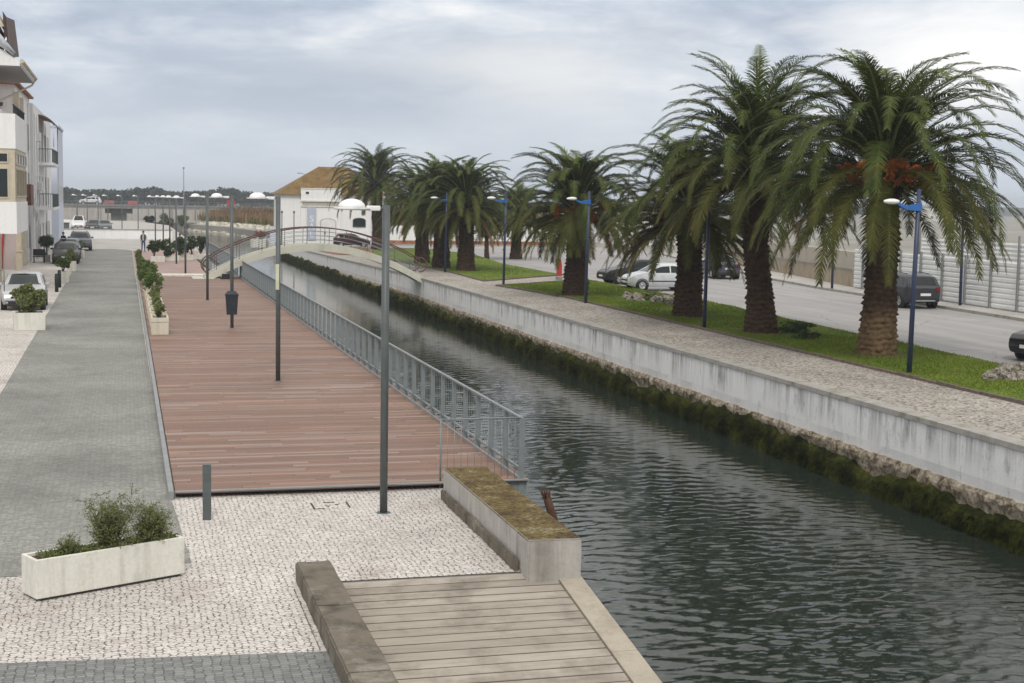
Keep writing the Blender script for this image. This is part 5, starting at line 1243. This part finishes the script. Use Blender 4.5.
# --- building with the overhanging bay
b1 = thing('white_building', 'white house with overhanging boxed balcony and beige glazed loggia at the left edge', 'building')
m = MB(); m.box(-16, -6.5, 72, 82, 0, 10.72); m.build('wall', M['plaster_warm'], b1)
m = MB(); m.box(-6.495, -5.0, 72, 80, 2.86, 4.38); m.build('lower_parapet', M['plaster'], b1)
m = MB(); m.box(-6.495, -5.05, 72.05, 79.9, 4.384, 6.896); m.build('loggia_core', M['frame_beige'], b1)
for (a, c, z0, z1) in ((-6.36, -5.92, 4.55, 6.0), (-5.86, -5.33, 4.55, 6.0), (-6.36, -5.33, 6.22, 6.72)): window(b1, 'y', a, c, z0, z1, 72.05, M['frame_beige'], 1, .05, fw=.06)
for k in range(4): window(b1, 'x', 72.5+k*1.85, 74.15+k*1.85, 4.6, 6.0, -5.05, M['frame_beige'], 2, .05); window(b1, 'x', 72.5+k*1.85, 74.15+k*1.85, 6.15, 6.75, -5.05, M['frame_beige'], 1, .05)
m = MB(); m.box(-6.495, -5.0, 72, 80, 6.9, 8.55); m.box(-6.495, -5.72, 72, 80, 8.552, 8.82); m.build('upper_parapet', M['plaster'], b1)
m = MB()
for k in range(30): m.box(-5.10, -5.07, 72.1+k*.26, 72.13+k*.26, 8.55, 8.95)
m.box(-5.115, -5.055, 72, 80, 8.952, 9.0); m.build('balcony_grille', M['black'], b1)
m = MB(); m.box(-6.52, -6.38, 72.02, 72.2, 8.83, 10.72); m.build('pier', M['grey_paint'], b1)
window(b1, 'x', 73, 75.2, 8.9, 10.6, -6.5, M['brown'], 2)
m = MB(); m.prism([(-4.72, 10.76), (-4.72, 10.92), (-5.4, 11.45), (-8.5, 12.6), (-16, 12.6), (-16, 10.76)], 71.6, 82.2); m.build('roof_slab', M['plaster'], b1)
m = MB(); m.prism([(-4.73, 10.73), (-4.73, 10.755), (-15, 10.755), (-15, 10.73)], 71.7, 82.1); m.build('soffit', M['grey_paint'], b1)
m = MB(); m.tube([(-4.62, 71.5, 10.98), (-4.62, 82.3, 10.98)], .10, 8); m.tube([(-4.62, 82, 10.9), (-4.8, 81.9, 10.6), (-6.0, 72.4, 9.0), (-6.1, 72.2, 8.85)], .05, 7); m.build('gutter', M['frame_beige'], b1)
m = MB(); m.tube([(-7.6, 71.5, 12.85), (-6.6, 71.48, 12.7), (-6.0, 71.45, 12.35), (-5.4, 71.45, 11.72), (-4.95, 71.5, 11.3)], [.26, .27, .25, .18, .08], 14)
for q in np.linspace(0, 1, 7):
    P_ = Vector((-7.3+2.0*q, 71.48, 12.83-.95*q*q)); m.lathe([(.285-.1*q*q, -.02), (.285-.1*q*q, .02)], P_, 14, 0, 'x')
m.build('duct', M['zinc'], b1)
window(b1, 'x', 73.2, 74.6, .1, 2.5, -6.5, M['frame_white'], 2); window(b1, 'x', 75.4, 76.6, .1, 2.5, -6.5, M['frame_white'], 2); window(b1, 'x', 77.6, 79.4, .1, 2.5, -6.5, M['frame_white'], 3)
# --- steep tiled gable rising behind
g1 = thing('gabled_attic', 'brown tiled attic gable rising above the white house at the upper left corner', 'attic')
m = MB(); m.prism([(-12, 11.3), (-6.95, 11.3), (-6.85, 14.2), (-8.2, 17.0), (-9.0, 17.3), (-12, 17.3)], 88, 91); m.build('wall', M['roof_red'], g1)
m = MB(); m.prism([(-6.75, 14.25), (-6.6, 14.3), (-8.1, 17.5), (-9.2, 17.7), (-9.2, 17.45), (-8.2, 17.25)], 87.5, 92); m.build('roof_edge', M['frame_beige'], g1)
m = MB(); m.add([(-6.62, 87.6, 14.9), (-6.3, 91.5, 15.1), (-6.1, 92, 13.0), (-6.5, 87.6, 12.5)], [(0, 1, 2, 3)]); m.tube([(-6.85, 87.5, 14.2), (-8.2, 87.4, 12.4)], .08, 5); m.prism([(-6.62, 13.0), (-6.35, 12.8), (-6.5, 14.9), (-6.7, 15.2)], 88, 91.8); m.build('side_board', M['brown'], g1)
# --- second building: pinkish tiles below, long facade with pipes
b2 = thing('tiled_building', 'narrow house with pinkish tiled ground floor and red tile roof behind the boxed balcony', 'building')
m = MB(); m.box(-16, -6.6, 95, 109, 0, 11.55); m.build('wall', M['plaster'], b2)
m = MB(); m.box(-15.9, -6.62, 94.94, 94.996, 0, 2.75); m.build('tile_cladding', M['tile_pink'], b2)
m = MB(); m.box(-6.66, -6.36, 94.9, 95.7, 0, 11.1); m.box(-6.598, -6.36, 99, 99.6, 0, 11.0); m.build('pilaster', M['frame_beige'], b2)
m = MB(); m.prism([(-6.3, 11.56), (-6.3, 11.68), (-11, 13.6), (-16, 11.68), (-16, 11.56)], 94.6, 109.2); m.build('roof', M['roof_red'], b2)
for (y, z0, z1) in ((96.2, 0, 11.1), (101.5, 0, 11.0), (106.5, 0, 11.1)): m = MB(); m.tube([(-6.5, y, z0), (-6.5, y, z1)], .07, 6); m.build('drainpipe', M['frame_white'], b2)
for fl_ in range(3):
    for k in range(4): window(b2, 'x', 96.8+k*3, 98.3+k*3, .9+3.4*fl_, 2.6+3.4*fl_+.3*(fl_ > 0), -6.6, M['frame_white'], 2)
m = MB(); m.box(-6.598, -6.0, 99.8, 102.6, 4.0, 5.4, 0, .03); m.build('shop_box', simple('brown sign box', (.14, .055, .04), .6), b2)
m = MB(); m.tube([(-7.55, 94.8, 0), (-7.5, 94.8, 1.2), (-7.4, 94.8, 2.3), (-7.55, 94.8, 2.7)], .07, 6); m.build('red_pipe', M['red'], b2)
window(b2, 'y', -9.2, -8.7, 0.1, 2.6, 94.94, M['frame_white'], 1)
m = MB(); m.box(-8.1, -7.5, 94.9, 94.99, 8.6, 10.2); m.box(-8.0, -7.3, 94.5, 94.9, 10.2, 10.4); m.build('awning_window', M['brown'], b2)
m = MB(); m.box(-6.62, -6.25, 93.9, 94.5, 0.004, 1.15, 0, .02); m.box(-6.66, -6.21, 93.86, 94.54, 1.152, 1.2); tag(m.build('utility_cabinet', M['frame_beige']), 'beige utility cabinet at the foot of the pinkish tiled wall', 'cabinet')
# --- third building with curved canopy and balconies
b3 = thing('balcony_house', 'tall grey white house with iron balconies and a curved brown canopy', 'building')
m = MB(); m.box(-16, -6.4, 109.6, 135, 0, 11.3); m.build('wall', M['plaster'], b3)
m = MB(); V = []; Fc = []
for i in range(9):
    a = i/8; x = -6.4+1.45*a; z = 10.75-.95*a*a
    V += [(x, 116.4, z), (x, 124.2, z), (x, 124.2, z+.12), (x, 116.4, z+.12)]
for i in range(8):
    for j in range(4): Fc.append((i*4+j, i*4+(j+1) % 4, i*4+4+(j+1) % 4, i*4+4+j))
Fc += [(0, 1, 2, 3), (35, 34, 33, 32)]; m.add(V, Fc); m.build('canopy', M['brown'], b3)
for z in (3.55, 6.95):
    m = MB(); m.box(-6.398, -5.25, 114.4, 123.6, z, z+.22); bs_ = m.build('balcony', M['plaster'], b3); m = MB()
    for k in range(46): m.box(-5.31, -5.28, 114.45+k*.2, 114.48+k*.2, z+.22, z+1.2)
    for k in range(7): m.box(-6.3+k*.16, -6.27+k*.16, 114.42, 114.45, z+.22, z+1.2)
    m.box(-5.33, -5.26, 114.4, 123.6, z+1.2, z+1.26); m.box(-6.38, -5.33, 114.4, 114.46, z+1.2, z+1.26); m.build('balcony_grille', M['pole'], bs_)
for z in (.1, 3.8, 7.2):
    for k in range(5): window(b3, 'x', 111+k*4.4, 112.6+k*4.4, z, z+2.4, -6.4, M['frame_white'], 2)
for y in (110.2, 113.2, 124.8): m = MB(); m.tube([(-6.3, y, 0), (-6.3, y, 10.6)], .07, 6); m.build('drainpipe', M['frame_white'], b3)
for y, z0 in ((116.6, 8.4), (123.5, 3.8)): m = MB(); m.tube([(-5.3, y, z0), (-5.3, y, 10.2)], .04, 6); m.build('canopy_post', M['frame_white'], b3)
for k, (y, z) in enumerate(((110.9, 8.6), (112.4, 5.0))): m = MB(); m.box(-6.398, -5.95, y, y+.9, z, z+.65, 0, .04); m.build('cooling_unit', M['frame_white'], b3)
m = MB()
for k, (y, z0, z1, w) in enumerate(((103.5, 3.2, 4.5, .8), (105, 3.0, 4.4, .9), (106.6, 2.7, 4.1, .9), (108.2, 2.9, 3.9, .8))):
    V = []
    for i in range(6):
        for j in range(6): V.append((-6.1+.05*math.sin(i*1.7+j), y+w*i/5, z0+(z1-z0)*j/5+.04*math.sin(i*2)))
    m.add(V, [(i*6+j, i*6+j+1, i*6+7+j, i*6+6+j) for i in range(5) for j in range(5)])
tag(m.build('laundry', simple('grey white laundry cloth', (.52, .53, .52), .85, 0, .25, 2)), 'row of grey white washing hung out on the left facade', 'laundry')
# --- pale lilac block
b4 = thing('lilac_building', 'plain pale lilac block at the far end of the left row', 'building')
m = MB(); m.box(-16, -6.0, 140, 151, 0, 11.0); m.build('wall', M['plaster_cool'], b4)
m = MB(); m.box(-16.1, -5.9, 139.9, 151.1, 11.002, 11.2); m.build('roof_edge', M['plaster_cool'], b4)
for k in range(3): window(b4, 'x', 142+k*3, 143+k*3, 4, 5.6, -6.0, M['frame_white'], 1)
# thin metal barrier at the left edge
t = thing('metal_barrier', 'thin grey metal frame barrier at the left edge beside the silver car', 'barrier', (-5.3, 59.8, 0)); m = MB()
m.tube([(0, 0, 0), (0, 0, 1.72), (.63, 0, 1.72), (.63, 0, .9)], .02, 5); m.tube([(0, 0, .1), (-1.2, 0, .1)], .02, 5); m.tube([(0, 0, 1.72), (-1.2, 0, 1.72)], .02, 5); m.build('frame', M['pole'], t)
m = MB()
for k in range(9): m.box(-.05-k*.13, -.03-k*.13, -.006, .006, .1, 1.7)
m.build('bars', M['pole'], t)
t = thing('gate_bench', 'black slatted bench between the left facade and the black hatchback', 'bench', (-5.7, 104.0, .004)); m = MB()
m.box(-.5, .3, -.25, .25, .42, .48); m.build('seat', M['black'], t); m = MB(); m.box(-.5, .3, .2, .26, .5, .95); m.build('backrest', M['black'], t)
for x in (-.46, .22):
    m = MB(); m.box(x, x+.06, -.22, .22, 0, .418); m.build('leg', M['black'], t)

# ================================================================== FAR END OF THE ROAD
pw = thing('parapet_wall', 'long low white parapet wall across the end of the road', 'wall', (0, 162, 0))
m = MB(); m.box(-12, 5.0, 0, .3, 0, .97); m.build('wall', M['plaster'], pw); m = MB(); m.box(-12, 5.05, -.05, .35, .972, 1.08); m.build('coping', M['coping'], pw)
m = MB(); m.box(-10.5, -6.2, 211, 211.3, .3, 1.2); tag(m.build('low_wall', M['plaster']), 'low pale wall beyond the parapet wall beside the lilac building', 'wall')
m = MB(); m.prism([(-9.9, 0), (-7.0, 0), (-6.9, 1.1), (-10.0, 1.1)], 190, 191.6); m.box(-10.05, -6.85, 189.9, 191.7, 1.102, 1.18); tag(m.build('skip', M['pole']), 'dark steel rubbish skip just beyond the parapet wall', 'skip')
ob_ = thing('road_bridge', 'distant grey concrete road bridge crossing behind the parapet wall', 'bridge', (0, 294, 0))
m = MB(); m.box(-90, 60, -5, 5, 2.15, 2.75); m.build('bridge_deck', M['concrete_dark'], ob_)
m = MB()
m.box(-90, 60, -5.1, -5.02, 2.6, 2.95)
for h in (3.25, 3.55): m.box(-90, 60, -5.08, -5.04, h, h+.05)
for k in range(75): m.box(-90+k*2, -89.93+k*2, -5.08, -5.03, 2.95, 3.6)
m.build('parapet', M['fence_post'], ob_)
for x in (-55, -1.2, 26):
    m = MB(); m.box(x-1.5, x+1.5, -3, 3, -3, 1.2); m.box(x-2.6, x+2.6, -3.6, 3.6, 1.202, 2.148); m.build('pier', M['concrete_dark'], ob_)
ab = thing('embankment_wall', 'pale panelled retaining wall seen under the distant road bridge', 'wall', (0, 322, 0)); m = MB()
for k in range(26): m.box(-70+k*5, -65.25+k*5, 0, .4, -1.0, 2.2)
m.build('panels', M['concrete'], ab); m = MB()
for k in range(27): m.box(-70.2+k*5, -70.02+k*5, -.15, .4, -1, 2.4)
m.build('ribs', M['concrete_dark'], ab)
for k, (x, y) in enumerate(((-3.0, 289.6), (1.4, 289.6))):
    m = MB(); m.box(x-.9, x+.9, y-.06, y, 2.96, 3.7); tag(m.build('warning_board', simple('faded red board', (.42, .12, .10), .6)), ['faded red board on the distant bridge parapet just right of the white crossover', 'faded red board on the distant bridge parapet farther from the white crossover'][k], 'board')
m = MB(); m.box(19.6, 21.0, 288.6, 288.8, 3.1, 4.2); tag(m.build('warning_board', M['red']), 'small red sign on the distant bridge above the brown reeds', 'sign')
# riprap bank and reeds
bank = [(19.0, 190), (20.6, 205), (21.9, 222), (20.6, 240), (17.6, 262), (11.3, 287)]
rs = random.Random(77); rk = MB(); n = 0
V0 = []; bm0 = bmesh.new(); bmesh.ops.create_icosphere(bm0, subdivisions=1, radius=1); bm0.verts.index_update(); F0 = [[v.index for v in f.verts] for f in bm0.faces]; V0 = [v.co.copy() for v in bm0.verts]; bm0.free()
for (x0, y0), (x1, y1) in zip(bank, bank[1:]):
    L = math.hypot(x1-x0, y1-y0); k = int(L*9)
    for i in range(k):
        f = rs.random(); d = rs.uniform(-.4, 3.6); x = x0+(x1-x0)*f+d; y = y0+(y1-y0)*f+d*.25; z = -1.75+d*.42; s = rs.uniform(.25, .75)
        rk.add([(x+v.x*s*rs.uniform(.7, 1.3), y+v.y*s*rs.uniform(.7, 1.3), z+v.z*s*.65*rs.uniform(.7, 1.2)) for v in V0], F0)
tag(rk.build('riprap', M['white_rock'], recalc=False), 'bleached rubble stones tipped along the far river bank', 'riprap', None, 'stuff')
sl_ = MB()
for (x0, y0), (x1, y1) in zip(bank, bank[1:]):
    sl_.add([(x0-1.2, y0-.5, -2.2), (x1-1.2, y1-.5, -2.2), (x1+4.5, y1+1, .2), (x0+4.5, y0+1, .2)], [(0, 1, 2, 3)])
struct(sl_.build('far_bank_slope', M['earth']))
def reed_field():
    rs = random.Random(31); V = []; Fq = []; mq = []
    for i in range(52000):
        y = 196+190*rs.random()**1.3; xb = float(np.interp(y, [p[1] for p in bank], [p[0] for p in bank])); x = xb+4.2+rs.random()**1.6*60
        if y > 287: x = 11.3+4+rs.random()*75
        f = nz(x*.06, y*.06); green = (x-xb < 6.5 and rs.random() < .75) or f < -.35
        h = (2.6+.7*f)*rs.uniform(.7, 1.12) if not green else rs.uniform(.7, 1.5)
        if y > 287 and abs(y-294) < 8: continue
        w = rs.uniform(.06, .16); a = rs.uniform(0, PI); lx, ly = rs.gauss(0, .22), rs.gauss(0, .22); o = len(V)
        V += [(x-w*math.cos(a), y-w*math.sin(a), -.3), (x+w*math.cos(a), y+w*math.sin(a), -.3), (x+lx+w*.25, y+ly, h-.3), (x+lx-w*.25, y+ly, h-.3)]
        Fq.append((o, o+1, o+2, o+3)); mq.append(1 if green else 0)
    o = np_mesh('reed_field', V, Fq, [], mq, [], [M['reed'], M['reed_green']], None); tag(o, 'tall dry brown reeds covering the marsh behind the rubble bank', 'reeds', None, 'stuff')
reed_field()
for k, (x, y, r) in enumerate(((10.5, 290, 1.5), (7.5, 296, 1.6), (4.5, 300, 1.4))):
    shrub('bank_bush', ['round green bush on the far bank at the left end of the reeds', 'middle green bush on the far bank by the bridge pier', 'green bush on the far bank closest to the bridge pier'][k], 'bush', (x, y-6, -1.2), (r, r, r*.8), 900, .5, M['reed_green'], 300+k, 0, 'bushes on the far bank', 4, 14)

# ================================================================== WHITE HOUSE
H = thing('white_house', 'white hip roofed house with arched door behind the footbridge', 'house', (17.4, 168, -.55), -.03)
m = MB(); m.box(0, 12.2, 0, 9.5, 0, 5.75); m.build('wall', M['plaster'], H)
m = MB(); m.box(2.45, 7.1, -.5, -.002, 0, 6.5); m.build('porch', M['plaster'], H)
m = MB(); m.box(2.4, 7.15, -.62, -.504, 4.35, 4.5); m.box(2.4, 7.15, -.66, -.504, 4.95, 5.1); m.box(2.4, 7.15, -.56, -.503, 6.42, 6.55); m.build('cornice', M['concrete_light'], H)
m = MB(); m.box(2.6, 6.95, -.535, -.505, 4.52, 4.93); m.build('cornice_band', M['concrete'], H)
m = MB()
e = .45; z0 = 5.752
m.add([(-e, -e, z0), (12.2+e, -e, z0), (12.2+e, 9.5+e, z0), (-e, 9.5+e, z0), (5.0, 4.75, 9.15), (8.6, 4.75, 9.15)], [(0, 1, 5, 4), (1, 2, 5), (2, 3, 4, 5), (3, 0, 4), (0, 3, 2, 1)])
m.build('roof', M['roof_moss'], H)
def archshape(x0, x1, z0, z1, rise, y0, y1):
    n = 12; w = (x1-x0)/2; pts = [(x0, z0), (x1, z0)]+[(x0+w+w*math.cos(PI*k/n), z1-rise+rise*math.sin(PI*k/n)) for k in range(n+1)]
    m = MB(); m.prism(pts, y0, y1); return m
o = archshape(4.65, 6.55, 0, 3.05, .45, -.56, -.505).build('door_surround', M['concrete'], H)
o = archshape(4.75, 6.45, 0, 2.95, .40, -.585, -.562).build('door', M['frame_white'], H); m = MB(); m.box(5.15, 5.3, -.62, -.587, 1.2, 1.45); m.build('door_lock', M['black'], o)
o = archshape(8.55, 10.1, 2.05, 3.15, .3, -.10, -.004).build('window', M['pole'], H); archshape(8.63, 10.02, 2.12, 3.07, .27, -.14, -.102).build('pane', M['glass'], o)
m = MB(); m.box(3.0, 3.35, -.56, -.505, 5.85, 6.1); m.build('vent', M['black'], H)
def lettering(txt, size, mat, parent, loc, ext=.004):
    cu = bpy.data.curves.new('letter', 'FONT'); cu.body = txt; cu.size = size; cu.align_x = 'CENTER'; cu.extrude = ext
    ob = bpy.data.objects.new('letter', cu); COL.objects.link(ob); dg = bpy.context.evaluated_depsgraph_get(); dg.update()
    me = bpy.data.meshes.new_from_object(ob.evaluated_get(dg)); bpy.data.objects.remove(ob); me.materials.clear(); me.materials.append(mat)
    o = bpy.data.objects.new('letter', me); COL.objects.link(o); o.parent = parent; o.location = loc; o.rotation_euler = (PI/2, 0, 0); return o
for (x0, x1, z0, z1, y, lab, txt) in ((3.15, 4.2, .45, 4.32, -.56, 'pale blue hanging banner with white letters left of the arched door', 'SAL'), (10.75, 11.75, .45, 4.6, -.06, 'paler hanging banner with white letters at the right end of the white house', 'SAL')):
    t = thing('wall_banner', lab, 'banner', (0, 0, 0), 0, 'banners hung on the white house'); t.location = Matrix.LocRotScale(Vector(H.location), None, None) @ Vector((x0, y-.02, 0)); t.rotation_euler = (0, 0, -.03)
    t.location = Vector(H.location)+Matrix.Rotation(-.03, 3, 'Z') @ Vector((x0, y-.03, 0))
    m = MB(); m.box(0, x1-x0, 0, .012, z0, z1); m.build('cloth', M['banner'] if x0 < 5 else simple('paler banner cloth', (.50, .53, .62), .7, 0, .08, 2), t)
    m = MB(); m.box(-.05, x1-x0+.05, 0, .02, z1, z1+.05); m.build('top_bar', M['fence_post'], t)
    for k, c in enumerate(txt): lettering(c, 1.05, M['plaster'], t, ((x1-x0)/2, -.008, z1-1.7-k*.9))
for k, u in enumerate((274.6, 286.5)):
    Y = 160.; x = (u-125)/1422*Y; m = MB(); m.tube([(x, Y, -.5), (x, Y, 3.3+.0*k)], .05, 6); m.box(x-.09, x+.09, Y-.09, Y+.09, 3.1, 3.35, 0, .03)
    tag(m.build('thin_post', M['black']), ['thin black post before the white house, leftmost of the two', 'thin black post before the white house, nearer its arched door'][k], 'post', 'thin posts before the white house')
m = MB(); Y = 166.; x = (265.5-125)/1422*Y; m.box(x-.3, x+.3, Y-.2, Y+.2, -.6, 1.2, 0, .03); m.box(x-.34, x+.34, Y-.24, Y+.24, 1.202, 1.28); tag(m.build('utility_cabinet', M['plaster_cool']), 'pale blue utility cabinet at the left corner of the white house', 'cabinet')
lw = thing('garden_wall', 'low white wall with brick red base running behind the far palm group', 'wall', (30, 170, -.5)); m = MB(); m.box(0, 26, 0, .3, .42, 2.2); m.build('wall', M['plaster'], lw); m = MB(); m.box(0, 26, -.04, .32, 0, .416); m.build('base', M['roof_red'], lw)
# row of plain far houses and sheds beyond the road, mostly hidden by the palms
for k, (x, y, w, d, h, mm, lab) in enumerate(((62, 178, 16, 9, 3.6, 'plaster', 'low white shed far beyond the road behind the fruiting palm'), 
        (338, 560, 26, 12, 6.0, 'concrete_light', 'pale distant block at the right edge above the fence'))):
    t = thing('distant_building', lab, 'building', (x, y, -.6)); m = MB(); m.box(0, w, 0, d, 0, h); m.build('wall', M[mm], t); m = MB(); m.prism([(-.4, h+.003), (w+.4, h+.003), (w*.5, h+1.2)], -.4, d+.4); m.build('roof', M['concrete_dark'], t)
    for q in range(int(w/4)): window(t, 'y', 1.2+q*4, 2.6+q*4, 1.1, 2.4, 0, M['frame_white'], 2)

# ================================================================== DISTANT WOOD AND HILLS
def distant_wood():
    rs = random.Random(90); V = []; Fq = []
    def tree(x, y, r, h, z0=0, n=90, sz=.9):
        cs = [(Vector((rs.gauss(0, .45)*r, rs.gauss(0, .45)*r, h*rs.uniform(.35, .86))), r*rs.uniform(.3, .55)) for _ in range(8)]
        for i in range(n):
            c, k = cs[i % 8]; d = Vector((rs.gauss(0, 1), rs.gauss(0, 1), rs.gauss(0, 1))).normalized()*k*rs.random()**.4; p = c+d+Vector((x, y, z0))
            a = Vector((rs.gauss(0, 1), rs.gauss(0, 1), rs.gauss(0, 1))).normalized(); w = a.cross(Vector((rs.gauss(0, 1), rs.gauss(0, 1), rs.gauss(0, 1)))).normalized(); s = sz*rs.uniform(.5, 1.2)
            o = len(V); V.extend([p-a*s, p+w*s, p+a*s, p-w*s]); Fq.append((o, o+1, o+2, o+3))
    prof = [(60, 190), (75, 187.5), (92, 190), (110, 188.5), (125, 190), (140, 187), (150, 186), (160, 189), (175, 190.5), (195, 190.5), (207, 189.5), (216, 186.5), (226, 186.5), (236, 190), (250, 191), (270, 192), (400, 197), (700, 203), (1024, 207)]
    for i in range(620):
        u = rs.uniform(58, 280) if i < 430 else rs.uniform(280, 1060); Y = rs.uniform(560, 860); X = (u-125)/1422*Y; top = float(np.interp(u, [p[0] for p in prof], [p[1] for p in prof]))+rs.uniform(0, 4.0)
        hz = 195+(u-125)*.0175; h = CAMZ+(hz-top)*Y/1422; tree(X, Y, rs.uniform(2.2, 4.4), max(h, 3), -.3, 70)
    for (u, top, Y) in ((147, 185.5, 600), (140, 187, 620), (153, 187.5, 640), (218, 184.5, 600), (227, 184.8, 590), (75, 186.5, 600)):
        for q in range(3): X = (u-125)/1422*Y+rs.uniform(-1.5, 1.5); tree(X, Y, 2.9, CAMZ+(195-top)*Y/1422, -.3, 150, .7)
    o = np_mesh('distant_wood', V, Fq, [], [0]*len(Fq), [], [M['wood_far']], None); tag(o, 'far belt of bluish dark trees along the horizon', 'wood', None, 'stuff')
distant_wood()
bm = bmesh.new(); N = 90; pv = None
for i in range(N+1):
    a = -0.45+1.5*i/N; R = 1500; x, y = R*math.sin(a), R*math.cos(a); h = 7+5*nz(a*6, 3)+3*nz(a*19, 5)
    q = [bm.verts.new((x*.9, y*.9, -2)), bm.verts.new((x, y, h)), bm.verts.new((x*1.3, y*1.3, -2))]
    if pv: bm.faces.new((pv[0], q[0], q[1], pv[1])); bm.faces.new((pv[1], q[1], q[2], pv[2]))
    pv = q
me = bpy.data.meshes.new('hills'); bm.to_mesh(me); bm.free(); me.materials.append(simple('wooded hills', (.035, .05, .035), .95, 0, .3, .02)); o = bpy.data.objects.new('hills', me); COL.objects.link(o); o['kind'] = 'structure'

# ================================================================== SKY, SUN, AIR
w = bpy.data.worlds.new('World'); sc.world = w; w.use_nodes = True; t = NT(w.node_tree); w.node_tree.nodes.clear()
EL, AZ = math.radians(46), math.radians(194)   # sun height, and its bearing clockwise from the canal direction
sky = t.n('ShaderNodeTexSky', sky_type='NISHITA'); sky.sun_disc = False; sky.sun_elevation = EL; sky.sun_rotation = AZ; sky.air_density = 1.2; sky.dust_density = 2.0
g = t.n('ShaderNodeTexCoord').outputs['Generated']; dx, dy, dz = t.sep(g)
azm = t.math('ARCTAN2', dx, dy); el = t.math('ARCSINE', t.math('MINIMUM', t.math('MAXIMUM', dz, -1.0), 1.0))
q = t.comb(t.math('MULTIPLY', azm, 3.1), t.math('MULTIPLY', el, 11.0), 0.0)
q = t.vmath('ADD', q, t.vmath('MULTIPLY', t.noise(q, 1.3, 3, .5, True), (.35, .35, 0)))
n1 = t.noise(q, 1.5, 7, .56); n2 = t.noise(t.vmath('ADD', q, (7.3, 2.1, 0)), 4.5, 6, .58)
f = t.math('ADD', t.math('MULTIPLY', n1, .62), t.math('MULTIPLY', n2, .38))
cloud = t.ramp(f, [(.36, (.30, .35, .44)), (.46, (.40, .445, .525)), (.55, (.53, .565, .62)), (.64, (.72, .72, .725)), (.78, (.88, .865, .84))])
def blob(u, v, ra, re, p=1.5):
    dd = _R @ _d(u, v); a0 = math.atan2(dd[0], dd[1]); e0 = math.asin(dd[2])
    aa = t.math('DIVIDE', t.math('SUBTRACT', azm, a0), ra); ee = t.math('DIVIDE', t.math('SUBTRACT', el, e0), re)
    r = t.math('SQRT', t.math('ADD', t.math('MULTIPLY', aa, aa), t.math('MULTIPLY', ee, ee)))
    r = t.math('ADD', r, t.math('MULTIPLY', t.math('SUBTRACT', n1, .5), 2.2))
    return t.math('POWER', t.math('SUBTRACT', 1.0, r, clamp=True), p)
cloud = t.mix(t.math('MULTIPLY', blob(530, 85, .19, .06), 1.1, clamp=True), cloud, (.68, .675, .67))
cloud = t.mix(t.math('MULTIPLY', blob(1000, 60, .13, .055, .8), 1.1, clamp=True), cloud, (.90, .88, .85))
cloud = t.mix(t.math('MULTIPLY', blob(240, 105, .30, .045), 1.1, clamp=True), cloud, (.29, .335, .425))
hz_ = t.math('POWER', t.math('SUBTRACT', 1.0, t.math('DIVIDE', t.math('ABSOLUTE', el), .115), clamp=True), 1.0)
cloud = t.mix(t.math('MULTIPLY', hz_, .9), cloud, (.54, .59, .65))
# overcast cloud cover grows brighter towards the zenith
zen = t.math('ADD', 1.0, t.math('MULTIPLY', t.math('POWER', t.math('MAXIMUM', t.math('SUBTRACT', dz, .12), 0.0), .8), .95))
cloud = t.mix(1.0, cloud, zen, 'MULTIPLY'); pass
lum = t.n('ShaderNodeRGBToBW'); t.put(lum.inputs[0], cloud); lv = lum.outputs[0]
neutral = t.mix(1.0, t.comb(lv, lv, lv), (1.045, 1.0, .945), 'MULTIPLY')
cloud = t.mix(t.ramp(dz, [(.14, 0.0), (.30, .85)]), cloud, neutral)
bgs = t.n('ShaderNodeBackground'); t.put(bgs.inputs[0], sky.outputs[0]); bgs.inputs[1].default_value = .10
bgc = t.n('ShaderNodeBackground'); t.put(bgc.inputs[0], cloud); bgc.inputs[1].default_value = 1.38
mx = t.n('ShaderNodeMixShader'); mx.inputs[0].default_value = .93
t.nt.links.new(bgs.outputs[0], mx.inputs[1]); t.nt.links.new(bgc.outputs[0], mx.inputs[2])
t.nt.links.new(mx.outputs[0], t.n('ShaderNodeOutputWorld').inputs[0])
sun = bpy.data.lights.new('sun', 'SUN'); sun.energy = 1.5; sun.angle = math.radians(11); sun.color = (1.0, .95, .88)
so = bpy.data.objects.new('sun', sun); COL.objects.link(so)
sd = Vector((math.sin(AZ)*math.cos(EL), math.cos(AZ)*math.cos(EL), math.sin(EL))); so.rotation_euler = sd.to_track_quat('Z', 'Y').to_euler(); so.location = (20, 20, 40)
HAZE = True
if HAZE:
    m = MB(); m.box(-1500, 2600, -70, 2300, -4.2, 24); m_ = bpy.data.materials.new('pale air'); m_.use_nodes = True; hn = NT(m_.node_tree); m_.node_tree.nodes.clear()
    pvn = hn.n('ShaderNodeVolumePrincipled'); pvn.inputs['Density'].default_value = .00045; pvn.inputs['Color'].default_value = (.84, .90, .98, 1); pvn.inputs['Anisotropy'].default_value = .2
    hn.nt.links.new(pvn.outputs[0], hn.n('ShaderNodeOutputMaterial').inputs['Volume'])
    o = m.build('haze', m_); o['kind'] = 'stuff'; o['label'] = 'thin pale haze in the air'; o['category'] = 'haze'
sc.view_settings.view_transform = 'Standard'; sc.view_settings.look = 'None'; sc.view_settings.exposure = 0.0; sc.view_settings.gamma = 1.0; sc.view_settings.use_curve_mapping = False
sc.cycles.max_bounces = 6; sc.cycles.diffuse_bounces = 3; sc.cycles.glossy_bounces = 3; sc.cycles.transmission_bounces = 3; sc.cycles.volume_bounces = 0
sc.cycles.use_denoising = True
